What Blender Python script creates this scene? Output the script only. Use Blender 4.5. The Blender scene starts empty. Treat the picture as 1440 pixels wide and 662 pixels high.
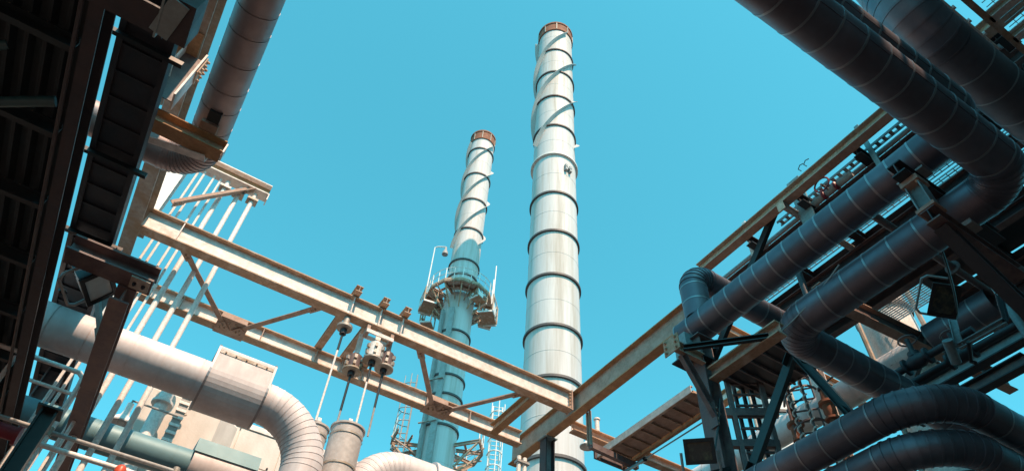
import bpy, math, random
from mathutils import Vector, Matrix
random.seed(7)
SC = bpy.context.scene
COL = SC.collection
EYE = 1.6                                   # camera height above the ground; builders work relative to the eye

# ------------------------------------------------------------------ camera
# world axes: X along the two long girders, Y along the pipe runs, Z up
FPX = 946.3356
RIGHT = Vector((0.84394891, -0.53388524, 0.05212289))
DOWN = Vector((0.42933432, 0.61401717, -0.66231032))
FWD = Vector((0.32159335, 0.58133421, 0.74741437))
cam_data = bpy.data.cameras.new('camera')
cam = bpy.data.objects.new('camera', cam_data)
COL.objects.link(cam)
cam_data.sensor_width = 36.0
cam_data.sensor_fit = 'HORIZONTAL'
cam_data.lens = FPX / 1440 * 36.0
cam_data.clip_start = 0.05
cam_data.clip_end = 3000
m = Matrix.Identity(4)
for i in range(3):
    m[i][0] = RIGHT[i]; m[i][1] = -DOWN[i]; m[i][2] = -FWD[i]
m[2][3] = EYE
cam.matrix_world = m
SC.camera = cam

# ------------------------------------------------------------------ sky, sun, exposure
SUN_EL = math.radians(53.0)
SUN_DIR = Vector((-0.035, -1.0, 0)).normalized() * math.cos(SUN_EL) + Vector((0, 0, math.sin(SUN_EL)))
world = bpy.data.worlds.new('World')
SC.world = world
world.use_nodes = True
wn = world.node_tree.nodes; wl = world.node_tree.links
sky = wn.new('ShaderNodeTexSky')
sky.sky_type = 'NISHITA'
sky.sun_disc = False
sky.sun_elevation = SUN_EL
sky.sun_rotation = math.atan2(SUN_DIR.x, SUN_DIR.y)
sky.air_density = 1.0; sky.dust_density = 0.7; sky.ozone_density = 2.0
tint = wn.new('ShaderNodeMix'); tint.data_type = 'RGBA'; tint.blend_type = 'MULTIPLY'
tint.inputs[0].default_value = 1.0
tint.inputs[7].default_value = (0.62, 1.62, 1.24, 1)
wl.new(sky.outputs[0], tint.inputs[6])
even = wn.new('ShaderNodeMix'); even.data_type = 'RGBA'        # clear cyan air, the same all round
even.inputs[0].default_value = 0.66
wl.new(tint.outputs[2], even.inputs[6])
lum = wn.new('ShaderNodeRGBToBW'); wl.new(sky.outputs[0], lum.inputs[0])
cyan = wn.new('ShaderNodeMix'); cyan.data_type = 'RGBA'; cyan.blend_type = 'MULTIPLY'
cyan.inputs[0].default_value = 1.0
soft = wn.new('ShaderNodeMath'); soft.operation = 'POWER'; soft.inputs[1].default_value = 0.68
wl.new(lum.outputs[0], soft.inputs[0])
wl.new(soft.outputs[0], cyan.inputs[6]); cyan.inputs[7].default_value = (0.28, 1.84, 2.52, 1)
wl.new(cyan.outputs[2], even.inputs[7])
bg = wn['Background']
wl.new(even.outputs[2], bg.inputs[0])
bg.inputs[1].default_value = 0.15
sun_data = bpy.data.lights.new('sun', 'SUN')
sun_data.energy = 4.2
sun_data.angle = math.radians(0.53)
sun_data.color = (1.0, 0.66, 0.45)
sun = bpy.data.objects.new('sun', sun_data)
COL.objects.link(sun)
sun.rotation_euler = SUN_DIR.to_track_quat('Z', 'Y').to_euler()
SC.view_settings.view_transform = 'Standard'
SC.view_settings.look = 'None'
SC.view_settings.exposure = 0.7
SC.view_settings.gamma = 1.0
SC.cycles.use_denoising = True
SC.cycles.max_bounces = 8

# ------------------------------------------------------------------ photo pixel -> point
def ray(px, py):
    c = RIGHT * ((px - 720) / FPX) + DOWN * ((py - 331) / FPX) + FWD
    return c
def at(px, py, X=None, Y=None, Z=None):
    d = ray(px, py)
    if Z is not None: return d * (Z / d.z)
    if Y is not None: return d * (Y / d.y)
    return d * (X / d.x)

# ------------------------------------------------------------------ materials
def material(name, base, rough=0.6, metal=0.0, second=None, amount=0.5, scale=3.0, sharp=0.12, bump=0.0, bump_scale=40.0, streak=None, fine=0.25, spec=None, vary=0.0):
    mt = bpy.data.materials.new(name)
    mt.use_nodes = True
    nt = mt.node_tree; N = nt.nodes; L = nt.links
    b = N['Principled BSDF']
    b.inputs['Roughness'].default_value = rough
    b.inputs['Metallic'].default_value = metal
    if spec is not None: b.inputs['Specular IOR Level'].default_value = spec
    geo = N.new('ShaderNodeNewGeometry')
    src = geo.outputs['Position']
    if streak:
        mp = N.new('ShaderNodeMapping'); mp.inputs['Scale'].default_value = streak
        L.new(src, mp.inputs[0]); src2 = mp.outputs[0]
    else:
        src2 = src
    # fine tonal mottling
    n2 = N.new('ShaderNodeTexNoise'); n2.inputs['Scale'].default_value = scale * 5.3; n2.inputs['Detail'].default_value = 6
    L.new(src2, n2.inputs['Vector'])
    r2 = N.new('ShaderNodeValToRGB')
    r2.color_ramp.elements[0].position = 0.25; r2.color_ramp.elements[1].position = 0.75
    k = 1 - fine
    r2.color_ramp.elements[0].color = (base[0] * k, base[1] * k, base[2] * k, 1)
    k = 1 + fine * 0.5
    r2.color_ramp.elements[1].color = (min(1, base[0] * k), min(1, base[1] * k), min(1, base[2] * k), 1)
    L.new(n2.outputs[0], r2.inputs[0])
    out = r2.outputs[0]
    if second:
        n1 = N.new('ShaderNodeTexNoise'); n1.inputs['Scale'].default_value = scale; n1.inputs['Detail'].default_value = 9
        n1.inputs['Roughness'].default_value = 0.65
        L.new(src2, n1.inputs['Vector'])
        r1 = N.new('ShaderNodeValToRGB')
        c = 0.5 + (0.5 - amount) * 0.5
        r1.color_ramp.elements[0].position = max(0, c - sharp); r1.color_ramp.elements[1].position = min(1, c + sharp)
        L.new(n1.outputs[0], r1.inputs[0])
        mx = N.new('ShaderNodeMix'); mx.data_type = 'RGBA'
        L.new(r1.outputs[0], mx.inputs[0]); L.new(out, mx.inputs[6])
        mx.inputs[7].default_value = (*second, 1)
        out = mx.outputs[2]
        # wear roughens the surface
        mr = N.new('ShaderNodeMapRange')
        mr.inputs['To Min'].default_value = rough; mr.inputs['To Max'].default_value = min(1, rough + 0.22)
        L.new(r1.outputs[0], mr.inputs['Value']); L.new(mr.outputs[0], b.inputs['Roughness'])
    if vary:
        oi = N.new('ShaderNodeObjectInfo')
        mv = N.new('ShaderNodeMapRange'); mv.inputs['To Min'].default_value = 1 - vary; mv.inputs['To Max'].default_value = 1 + vary
        L.new(oi.outputs['Random'], mv.inputs['Value'])
        mm_ = N.new('ShaderNodeMix'); mm_.data_type = 'RGBA'; mm_.blend_type = 'MULTIPLY'; mm_.inputs[0].default_value = 1.0
        L.new(out, mm_.inputs[6]); L.new(mv.outputs[0], mm_.inputs[7]); out = mm_.outputs[2]
    L.new(out, b.inputs['Base Color'])
    if bump:
        nb = N.new('ShaderNodeTexNoise'); nb.inputs['Scale'].default_value = bump_scale; nb.inputs['Detail'].default_value = 4
        L.new(src, nb.inputs['Vector'])
        bp = N.new('ShaderNodeBump'); bp.inputs['Strength'].default_value = bump; bp.inputs['Distance'].default_value = 0.02
        L.new(nb.outputs[0], bp.inputs['Height']); L.new(bp.outputs[0], b.inputs['Normal'])
    return mt

M = {}
M['cream'] = material('cream_paint', (0.82, 0.75, 0.71), 0.6, 0, (0.42, 0.30, 0.22), 0.16, 2.2, 0.13, 0.1)
M['rust'] = material('rusty_paint', (0.46, 0.30, 0.20), 0.75, 0, (0.60, 0.49, 0.40), 0.34, 5.0, 0.1, 0.2)
M['brown'] = material('brown_primer', (0.40, 0.26, 0.20), 0.7, 0, (0.52, 0.38, 0.31), 0.35, 4.0, 0.14, 0.15)
M['ochre'] = material('ochre_rust', (0.46, 0.27, 0.14), 0.8, 0, (0.33, 0.18, 0.10), 0.45, 6.0, 0.12, 0.2)
M['galv'] = material('galvanised', (0.40, 0.38, 0.35), 0.55, 0.3, (0.33, 0.23, 0.14), 0.35, 3.5, 0.15, 0.15)
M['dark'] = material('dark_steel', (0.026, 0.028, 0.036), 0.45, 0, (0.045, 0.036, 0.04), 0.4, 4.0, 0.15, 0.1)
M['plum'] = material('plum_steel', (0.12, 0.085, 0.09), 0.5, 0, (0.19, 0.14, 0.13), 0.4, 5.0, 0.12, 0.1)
M['black'] = material('black_paint', (0.02, 0.02, 0.022), 0.4, 0, fine=0.3)
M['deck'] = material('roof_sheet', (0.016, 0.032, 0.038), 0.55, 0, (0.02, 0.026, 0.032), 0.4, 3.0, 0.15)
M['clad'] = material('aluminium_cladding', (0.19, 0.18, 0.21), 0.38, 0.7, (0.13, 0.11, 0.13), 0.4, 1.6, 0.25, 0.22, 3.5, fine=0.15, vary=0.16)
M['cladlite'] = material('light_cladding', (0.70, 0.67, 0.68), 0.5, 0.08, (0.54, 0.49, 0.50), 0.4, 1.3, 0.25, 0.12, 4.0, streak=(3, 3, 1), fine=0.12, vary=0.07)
M['cladbrown'] = material('brown_grey_cladding', (0.40, 0.33, 0.33), 0.42, 0.35, (0.29, 0.23, 0.23), 0.4, 1.6, 0.25, 0.12, 4.0, fine=0.15, vary=0.12)  # browner and darker than the light cladding, tone varied at random
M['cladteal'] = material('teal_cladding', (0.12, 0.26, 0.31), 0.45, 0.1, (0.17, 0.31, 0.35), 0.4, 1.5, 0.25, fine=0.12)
M['strap'] = material('steel_strap', (0.33, 0.33, 0.35), 0.42, 0.8, fine=0.1)
M['stack'] = material('chimney_paint', (0.62, 0.58, 0.57), 0.62, 0, (0.45, 0.39, 0.34), 0.36, 1.0, 0.13, streak=(2.8, 2.8, 0.14), fine=0.07)
M['ring'] = material('dark_ring', (0.10, 0.085, 0.085), 0.6, 0, fine=0.3)
M['strake'] = material('strake_shade_grey', (0.48, 0.48, 0.47), 0.6, 0, fine=0.1)  # greyer than the shell: the fins' underside shade put into the colour
M['redrust'] = material('red_rust', (0.30, 0.11, 0.06), 0.8, 0, (0.20, 0.08, 0.05), 0.4, 2.5, 0.15)
M['white'] = material('white_paint', (0.84, 0.81, 0.78), 0.5, 0, (0.64, 0.56, 0.5), 0.18, 5.0, 0.12)
M['grey'] = material('grey_paint', (0.36, 0.37, 0.37), 0.55, 0, (0.27, 0.25, 0.23), 0.35, 4.0, 0.15)
M['palegrey'] = material('pale_grey_paint', (0.50, 0.47, 0.45), 0.55, 0, (0.42, 0.38, 0.36), 0.35, 3.0, 0.15)
M['bluegrey'] = material('blue_grey_paint', (0.22, 0.31, 0.33), 0.5, 0, (0.17, 0.2, 0.2), 0.3, 4.0, 0.15)
M['wall'] = material('pale_render', (0.74, 0.69, 0.64), 0.8, 0, (0.50, 0.45, 0.39), 0.35, 0.9, 0.18, 0.15, 20, streak=(1.4, 1.4, 0.5), fine=0.1)
M['grate'] = material('galvanised_grating', (0.42, 0.43, 0.43), 0.5, 0.4, fine=0.2)
M['red'] = material('red_paint', (0.22, 0.02, 0.035), 0.45, 0, fine=0.2)
M['orange'] = material('signal_orange', (0.62, 0.09, 0.04), 0.4, 0, fine=0.1)
M['hose'] = material('teal_hose', (0.03, 0.09, 0.10), 0.4, 0, fine=0.2)
M['ground'] = material('asphalt', (0.085, 0.056, 0.05), 0.9, 0, (0.11, 0.075, 0.066), 0.4, 0.5, 0.2, 0.3, 60)
M['glass'] = material('lamp_glass', (0.035, 0.042, 0.04), 0.06, 0, (0.12, 0.12, 0.07), 0.35, 9.0, 0.1)
M['lens'] = material('pale_lamp_glass', (0.60, 0.64, 0.62), 0.08, 0, fine=0.1)

# ------------------------------------------------------------------ mesh building
class MB:
    def __init__(s): s.v = []; s.f = []; s.m = []; s.smooth = []
    def face(s, idx, mi=0, sm=False): s.f.append(idx); s.m.append(mi); s.smooth.append(sm)
    def hexa(s, p, mi=0):
        """eight corners: bottom loop 0-3, top loop 4-7"""
        b = len(s.v); s.v += [Vector(q) for q in p]
        for q in ((3, 2, 1, 0), (4, 5, 6, 7), (0, 1, 5, 4), (1, 2, 6, 5), (2, 3, 7, 6), (3, 0, 4, 7)):
            s.face([b + k for k in q], mi)
        return s
    def box(s, lo, hi, mi=0):
        x0, y0, z0 = lo; x1, y1, z1 = hi
        return s.hexa([(x0, y0, z0), (x1, y0, z0), (x1, y1, z0), (x0, y1, z0), (x0, y0, z1), (x1, y0, z1), (x1, y1, z1), (x0, y1, z1)], mi)
    def bar(s, p0, p1, w, h, up=(0, 0, 1), mi=0, ox=0.0, oz=0.0):
        """rectangular bar from p0 to p1: w across, h along up; ox, oz shift it sideways and up"""
        p0 = Vector(p0); p1 = Vector(p1); a = (p1 - p0).normalized(); u = Vector(up)
        sd = a.cross(u)
        if sd.length < 1e-5: sd = a.cross(Vector((1, 0, 0)))
        sd.normalize(); u = sd.cross(a).normalized()
        o = sd * ox + u * oz
        c = [o - sd * w / 2 - u * h / 2, o + sd * w / 2 - u * h / 2, o + sd * w / 2 + u * h / 2, o - sd * w / 2 + u * h / 2]
        return s.hexa([p0 + c[0], p0 + c[1], p0 + c[2], p0 + c[3], p1 + c[0], p1 + c[1], p1 + c[2], p1 + c[3]], mi)
    def ibeam(s, p0, p1, d, fw, tf=0.02, tw=0.014, up=(0, 0, 1), web=0, fl=1):
        s.bar(p0, p1, tw, d - 2 * tf, up, web)
        s.bar(p0, p1, fw, tf, up, fl, 0, d / 2 - tf / 2)
        return s.bar(p0, p1, fw, tf, up, fl, 0, -d / 2 + tf / 2)
    def channel(s, p0, p1, d, fw, side=1, tf=0.014, tw=0.012, up=(0, 0, 1), web=0, fl=1):
        s.bar(p0, p1, tw, d, up, web)
        for k in (-1, 1):
            s.bar(p0, p1, fw - tw, tf, up, fl, side * (fw / 2), k * (d / 2 - tf / 2))
        return s
    def angle(s, p0, p1, w, t=0.012, up=(0, 0, 1), mi=0):
        s.bar(p0, p1, w, t, up, mi)
        return s.bar(p0, p1, t, w - t, up, mi, -w / 2 + t / 2, w / 2)
    def rings(s, loops, mi=0, sm=True, close=True, caps=False):
        """skin a list of equal vertex loops"""
        base = []
        for lp in loops:
            base.append(len(s.v)); s.v += [Vector(q) for q in lp]
        n = len(loops[0])
        for a, b in zip(base[:-1], base[1:]):
            for k in range(n if close else n - 1):
                k2 = (k + 1) % n
                s.face([a + k, a + k2, b + k2, b + k], mi, sm)
        if caps:
            s.face([base[0] + k for k in range(n)][::-1], mi)
            s.face([base[-1] + k for k in range(n)], mi)
        return s
    def tube(s, pts, r, n=10, mi=0, caps=True):
        pts = [Vector(p) for p in pts]
        loops = []; ref = None
        for i, p in enumerate(pts):
            if i == 0: t = pts[1] - p
            elif i == len(pts) - 1: t = p - pts[i - 1]
            else: t = (pts[i + 1] - p).normalized() + (p - pts[i - 1]).normalized()
            t.normalize()
            if ref is None:
                ref = t.cross(Vector((0, 0, 1)))
                if ref.length < 1e-3: ref = t.cross(Vector((1, 0, 0)))
            ref = (ref - t * ref.dot(t)).normalized()
            q = t.cross(ref)
            rr = r[i] if isinstance(r, (list, tuple)) else r
            loops.append([p + (ref * math.cos(2 * math.pi * k / n) + q * math.sin(2 * math.pi * k / n)) * rr for k in range(n)])
        return s.rings(loops, mi, True, True, caps)
    def lathe(s, c, prof, n=24, mi=0, axis=(0, 0, 1), caps=True):
        """prof: (distance along axis, radius)"""
        c = Vector(c); a = Vector(axis).normalized()
        e = a.cross(Vector((1, 0, 0)))
        if e.length < 1e-3: e = a.cross(Vector((0, 1, 0)))
        e.normalize(); g = a.cross(e)
        return s.rings([[c + a * t + (e * math.cos(2 * math.pi * k / n) + g * math.sin(2 * math.pi * k / n)) * r for k in range(n)] for t, r in prof], mi, True, True, caps)
    def mesh(s, name, mats, origin=Vector((0, 0, 0))):
        me = bpy.data.meshes.new(name)
        me.from_pydata([tuple(q - origin) for q in s.v], [], s.f)
        for mt in mats: me.materials.append(mt)
        me.polygons.foreach_set('material_index', s.m)
        me.polygons.foreach_set('use_smooth', s.smooth)
        me.update()
        if any(s.smooth): me.set_sharp_from_angle(angle=math.radians(38))
        return me

def mats_of(mt):
    return [M[x] for x in (mt if isinstance(mt, (list, tuple)) else [mt])]

class Thing:
    """an Empty at the thing's base that parents its parts"""
    def __init__(s, name, label, cat, loc, group=None, kind=None):
        s.loc = Vector(loc)
        s.o = bpy.data.objects.new(name, None)
        s.o.empty_display_size = 0.2
        COL.objects.link(s.o)
        s.o.location = s.loc + Vector((0, 0, EYE))
        s.o['label'] = label; s.o['category'] = cat
        if group: s.o['group'] = group
        if kind: s.o['kind'] = kind
    def part(s, name, mb, mt, parent=None, label=None, kind=None):
        ob = bpy.data.objects.new(name, mb.mesh(name, mats_of(mt), s.loc))
        COL.objects.link(ob)
        ob.parent = parent if parent else s.o
        if label: ob['label'] = label
        if kind: ob['kind'] = kind
        return ob
    def share(s, name, mesh, mat4, parent=None):
        """another copy of shared mesh data, placed by a matrix in builder coordinates"""
        ob = bpy.data.objects.new(name, mesh)
        COL.objects.link(ob)
        ob.parent = parent if parent else s.o
        ob.matrix_basis = Matrix.Translation(-s.loc) @ mat4
        return ob

def single(name, mb, mt, label, cat, loc, group=None, kind=None):
    loc = Vector(loc)
    ob = bpy.data.objects.new(name, mb.mesh(name, mats_of(mt), loc))
    COL.objects.link(ob)
    ob.location = loc + Vector((0, 0, EYE))
    ob['label'] = label; ob['category'] = cat
    if group: ob['group'] = group
    if kind: ob['kind'] = kind
    return ob

BOLT = MB().lathe((0, 0, 0), [(0, 0.022), (0.02, 0.022), (0.021, 0.014), (0.034, 0.014)], 6).mesh('bolt', [M['rust']])
BOLTD = MB().lathe((0, 0, 0), [(0, 0.022), (0.02, 0.022), (0.021, 0.014), (0.034, 0.014)], 6).mesh('bolt', [M['dark']])
def frame_from(p, zdir):
    q = Vector(zdir).normalized().to_track_quat('Z', 'Y').to_matrix().to_4x4()
    return Matrix.Translation(Vector(p)) @ q
def bolts(th, pts, d, parent=None, mesh=BOLT):
    for p in pts: th.share('bolt', mesh, frame_from(p, d), parent)

# ------------------------------------------------------------------ clad pipes
_sec = {}
def section_mesh(r, L, mt, seam):
    key = (round(r, 3), round(L, 3), mt, round(seam, 2))
    if key not in _sec:
        n = 36; b = MB()
        def lp(z, rr): return [(rr * math.cos(2 * math.pi * k / n), rr * math.sin(2 * math.pi * k / n), z) for k in range(n)]
        b.rings([lp(0, r), lp(L - 0.03, r)], 0)
        hb = 0.004 if mt == 'clad' else 0.002
        b.rings([lp(L - 0.03, r), lp(L - 0.03, r + hb)], 1, False)
        b.rings([lp(L - 0.03, r + hb), lp(L - 0.008 * (mt != 'clad') - 0.004, r + hb)], 1)
        b.rings([lp(L - 0.008 * (mt != 'clad') - 0.004, r + hb), lp(L - 0.008 * (mt != 'clad') - 0.004, r - 0.008), lp(L, r - 0.008)], 0, False)
        # the lapped seam along the sheet
        c, s_ = math.cos(seam), math.sin(seam)
        b.bar((c * (r + 0.001), s_ * (r + 0.001), 0.002), (c * (r + 0.001), s_ * (r + 0.001), L - 0.032), 0.03, 0.006, (c, s_, 0), 0)
        _sec[key] = b.mesh('cladding_section', [M[mt], M['strap'] if mt == 'clad' else M[mt]])
    return _sec[key]
_gore = {}
def gore_mesh(r, R, da, mt):
    """one gore of a lobster-back elbow: bend centre at the origin, tube at +X*R, bending from +Y towards -X"""
    key = (round(r, 3), round(R, 3), round(da, 4), mt)
    if key not in _gore:
        n = 36; b = MB()
        def lp(a, rr):
            out = []
            for k in range(n):
                t = 2 * math.pi * k / n; q = R + rr * math.cos(t)
                out.append((q * math.cos(a), q * math.sin(a), rr * math.sin(t)))
            return out
        e = min(0.03 / R, da * 0.3)
        b.rings([lp(0, r), lp(da - e, r)], 0)
        rim = 0.004 if r > 0.225 else 0.010; gr_ = 0.010 if r <= 0.225 and mt != 'clad' else 0.005
        b.rings([lp(da - e, r), lp(da - e, r + rim)], 0, False)
        b.rings([lp(da - e, r + rim), lp(da - e * 0.2, r + rim)], 0)
        b.rings([lp(da - e * 0.2, r + rim), lp(da - e * 0.2, r - gr_), lp(da, r - gr_)], 0, False)
        _gore[key] = b.mesh('elbow_segment', [M[mt]])
    return _gore[key]
def axes_matrix(o, x, y, z):
    mm = Matrix.Identity(4)
    for i in range(3):
        mm[i][0] = x[i]; mm[i][1] = y[i]; mm[i][2] = z[i]; mm[i][3] = o[i]
    return mm
def clad_pipe(th, pts, r, bend, sl=0.34, mt='clad', gores=9, seam=-2.2, jitter=0.0):
    pts = [Vector(p) for p in pts]
    cur = pts[0]
    for i in range(1, len(pts)):
        d = (pts[i] - pts[i - 1]).normalized()
        last = i == len(pts) - 1
        R = bend
        end = pts[i] if last else pts[i] - d * R
        L = (end - cur).length
        n = max(1, round(L / sl)); seg = L / n
        base = frame_from(cur, d)
        lens = []
        for k in range(n // 2):                                     # sheets are not all cut to one length
            q = random.choice((1.0, 1.0, 0.86, 1.14)); lens += [seg * q, seg * (2 - q)]
        if n % 2: lens.append(seg)
        pos = 0.0
        for ln in lens:
            a = random.choice((0, 0.06, -0.06)); tl = random.choice((-0.003, 0.0, 0.003))
            th.share('cladding_section', section_mesh(r, ln, mt, seam), Matrix.Translation(d * pos) @ base @ Matrix.Rotation(a, 4, 'Z') @ Matrix.Rotation(tl, 4, 'X'))
            pos += ln
        if not last:
            d2 = (pts[i + 1] - pts[i]).normalized()
            c = end + d2 * R
            x = -d2; y = d; z = x.cross(y)
            ang = math.pi / 2
            gm = gore_mesh(r, R, ang / gores, mt)
            for k in range(gores):
                th.share('elbow_segment', gm, axes_matrix(c, x, y, z) @ Matrix.Rotation(ang / gores * k, 4, 'Z'))
            cur = pts[i] + d2 * R

# ------------------------------------------------------------------ ground
g = MB()
g.v = [Vector(q) for q in ((-400, -400, -EYE), (400, -400, -EYE), (400, 400, -EYE), (-400, 400, -EYE))]
g.face([0, 1, 2, 3])
gr = single('ground', g, 'ground', 'dark asphalt yard under the plant', 'ground', (0, 0, -EYE), kind='structure')
del gr['category']

# ------------------------------------------------------------------ the two chimneys
def chimney(name, label, top_px, foot_px, d, r, rings_y, strake_tips, strake_low_y, flange_y=None):
    """d: horizontal distance of the axis; the ring heights follow from where each ring's near side shows"""
    q = ray(*foot_px); h = math.hypot(q.x, q.y)
    ax = Vector((q.x / h * d, q.y / h * d, 0))
    def axis_px(y):
        t = (y - foot_px[1]) / (top_px[1] - foot_px[1])
        return foot_px[0] + t * (top_px[0] - foot_px[0])
    def zat(y, dist): 
        w = ray(axis_px(y), y); return w.z / math.hypot(w.x, w.y) * dist
    th = Thing(name, label, 'chimney', ax + Vector((0, 0, -EYE)))
    ztop = zat(top_px[1], d - r)
    zr = [zat(y, d - r) for y in rings_y]
    cuts = [ztop] + zr + [-EYE]
    n = 56
    for a, b in zip(cuts[:-1], cuts[1:]):
        mb = MB().lathe(ax + Vector((0, 0, b)), [(0, r), (a - b, r)], n, caps=False)
        sec = th.part('shell_section', mb, 'stack')
        # weld seams half way
        if a - b > 2.5:
            k = 1 if a - b < 6 else int((a - b) / 2.6)
            for j in range(k):
                zz = b + (a - b) * (j + 1) / (k + 1)
                th.part('weld_seam', MB().lathe(ax + Vector((0, 0, zz)), [(-0.03, r), (-0.02, r + 0.008), (0.02, r + 0.008), (0.03, r)], n, caps=False), 'stack', sec)
    for y, z in zip(rings_y, zr):
        pale = flange_y and y == flange_y
        w = 0.10 if not pale else 0.15
        mb = MB().lathe(ax + Vector((0, 0, z)), [(-0.06, r - 0.01), (-0.06, r + w), (0.06, r + w), (0.06, r - 0.01)], n, caps=False)
        mb.smooth = [False] * len(mb.smooth)
        th.part('flange_ring' if pale else 'stiffener_ring', mb, 'cream' if pale else 'ring')
    # rusty crown band with its rim and small lugs
    band = th.part('rim_band', MB().lathe(ax + Vector((0, 0, ztop - 1.25)), [(0, r), (0, r + 0.09), (0.08, r + 0.09), (0.09, r + 0.05), (1.1, r + 0.05), (1.11, r + 0.11), (1.3, r + 0.11), (1.3, r - 0.1), (0.0, r - 0.1)], n, caps=False), 'redrust')
    for k in range(9):
        a = 2 * math.pi * k / 9
        e = Vector((math.cos(a), math.sin(a), 0)); t = Vector((-e.y, e.x, 0))
        p = ax + e * (r + 0.08) + Vector((0, 0, ztop - 1.2))
        th.part('lug', MB().bar(p, p + Vector((0, 0, 1.05)), 0.07, 0.06, e), 'galv', band)
    # three-start helical strakes
    zt = [zat(y, d) for y in strake_tips]
    lead = (zt[0] - zt[-1]) / (len(zt) - 1)          # height between neighbouring strakes
    pitch = lead * 3
    view = math.atan2(-ax.y, -ax.x)                   # angle that faces the camera
    phase0 = view + math.pi / 2                       # right-hand silhouette
    zlow = zat(strake_low_y, d)
    wd = r * 0.24
    for k in range(3):
        z0 = zt[0] + (k - 3) * lead
        loops = []
        zs = zlow + 0.0
        steps = 150
        ztp = ztop - 1.5
        lo = zlow - 0.25 * k
        for j in range(steps + 1):
            z = lo + (ztp - lo) * j / steps
            a = phase0 + (z - z0) / pitch * 2 * math.pi
            e = Vector((math.cos(a), math.sin(a), 0))
            p = ax + Vector((0, 0, z))
            loops.append([p + e * (r - 0.01) + Vector((0, 0, -0.015)), p + e * (r + wd) + Vector((0, 0, -0.015)), p + e * (r + wd) + Vector((0, 0, 0.015)), p + e * (r - 0.01) + Vector((0, 0, 0.015))])
        mb = MB().rings(loops, 0, False, True, True)
        th.part('helical_strake', mb, 'strake')
    return th, ax, zat, axis_px

rch, rax, rz, _ = chimney('chimney', 'tall wide white chimney with dark rings, nearer of the two', (781, 33), (776.5, 560), 24.5, 1.30,
        [70, 101, 135, 176, 217, 270, 324, 385, 456, 528, 640], [92, 142, 205], 214, 217)
# cable bracket boxes on the nearer chimney
def stack_box(th, ax, r, zat, y, ang, w, h):
    z = zat(y, 24.5 - 1.3)
    view = math.atan2(-ax.y, -ax.x) + ang
    e = Vector((math.cos(view), math.sin(view), 0)); t = Vector((-e.y, e.x, 0))
    p = ax + e * (r + 0.1) + Vector((0, 0, z))
    mb = MB()
    for i in (-1, 1):
        for j in (-1, 1):
            mb.bar(p + t * i * w - Vector((0, 0, h)) * (0.5 - j * 0.55), p + t * i * w + Vector((0, 0, h * (0.35 + j * 0.55))), 0.16, 0.2, e)
    mb.bar(p - t * w * 1.6, p + t * w * 1.6, 0.06, 0.16, e)
    th.part('access_hatch', mb, 'grey')
stack_box(rch, rax, 1.3, rz, 234, 0.62, 0.15, 0.26)

LD, LR = 36.0, 1.09
lch, lax, lz, laxpx = chimney('chimney', 'slimmer white chimney with a ring platform, blue shade on its lower half', (677.5, 184), (619, 600), LD, LR,
        [208, 243, 279, 320, 364, 384, 463, 525, 552, 595], [240, 285, 332], 348)

# cable riser and ladder stiles that climb the slimmer chimney
view = math.atan2(-lax.y, -lax.x)
def on_stack(ax, r, ang, z):
    return ax + Vector((math.cos(view + ang), math.sin(view + ang), 0)) * r + Vector((0, 0, z))
zplat = lz(425, LD - LR - 0.4)
th = Thing('cable_riser', 'pale upright cable duct climbing the slimmer chimney below its platform', 'cable riser', on_stack(lax, LR + 0.1, -0.35, -EYE))
for ang, w in ((-0.30, 0.34), (-0.85, 0.22)):
    e = Vector((math.cos(view + ang), math.sin(view + ang), 0))
    for za, zb in ((-EYE, 9), (9, 17), (17, 25), (25, zplat - 0.3)):
        th.part('duct_length', MB().bar(on_stack(lax, LR + 0.22, ang, za + 0.02), on_stack(lax, LR + 0.22, ang, zb - 0.02), w, 0.2, e), 'grey')
for z in range(1, 29, 3):
    if z < zplat - 1:
        e = Vector((math.cos(view - 0.55), math.sin(view - 0.55), 0)); t = Vector((-e.y, e.x, 0))
        p = on_stack(lax, LR + 0.36, -0.55, z)
        th.part('clamp', MB().bar(p - t * 0.65, p + t * 0.55, 0.06, 0.09, e), 'galv')

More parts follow.
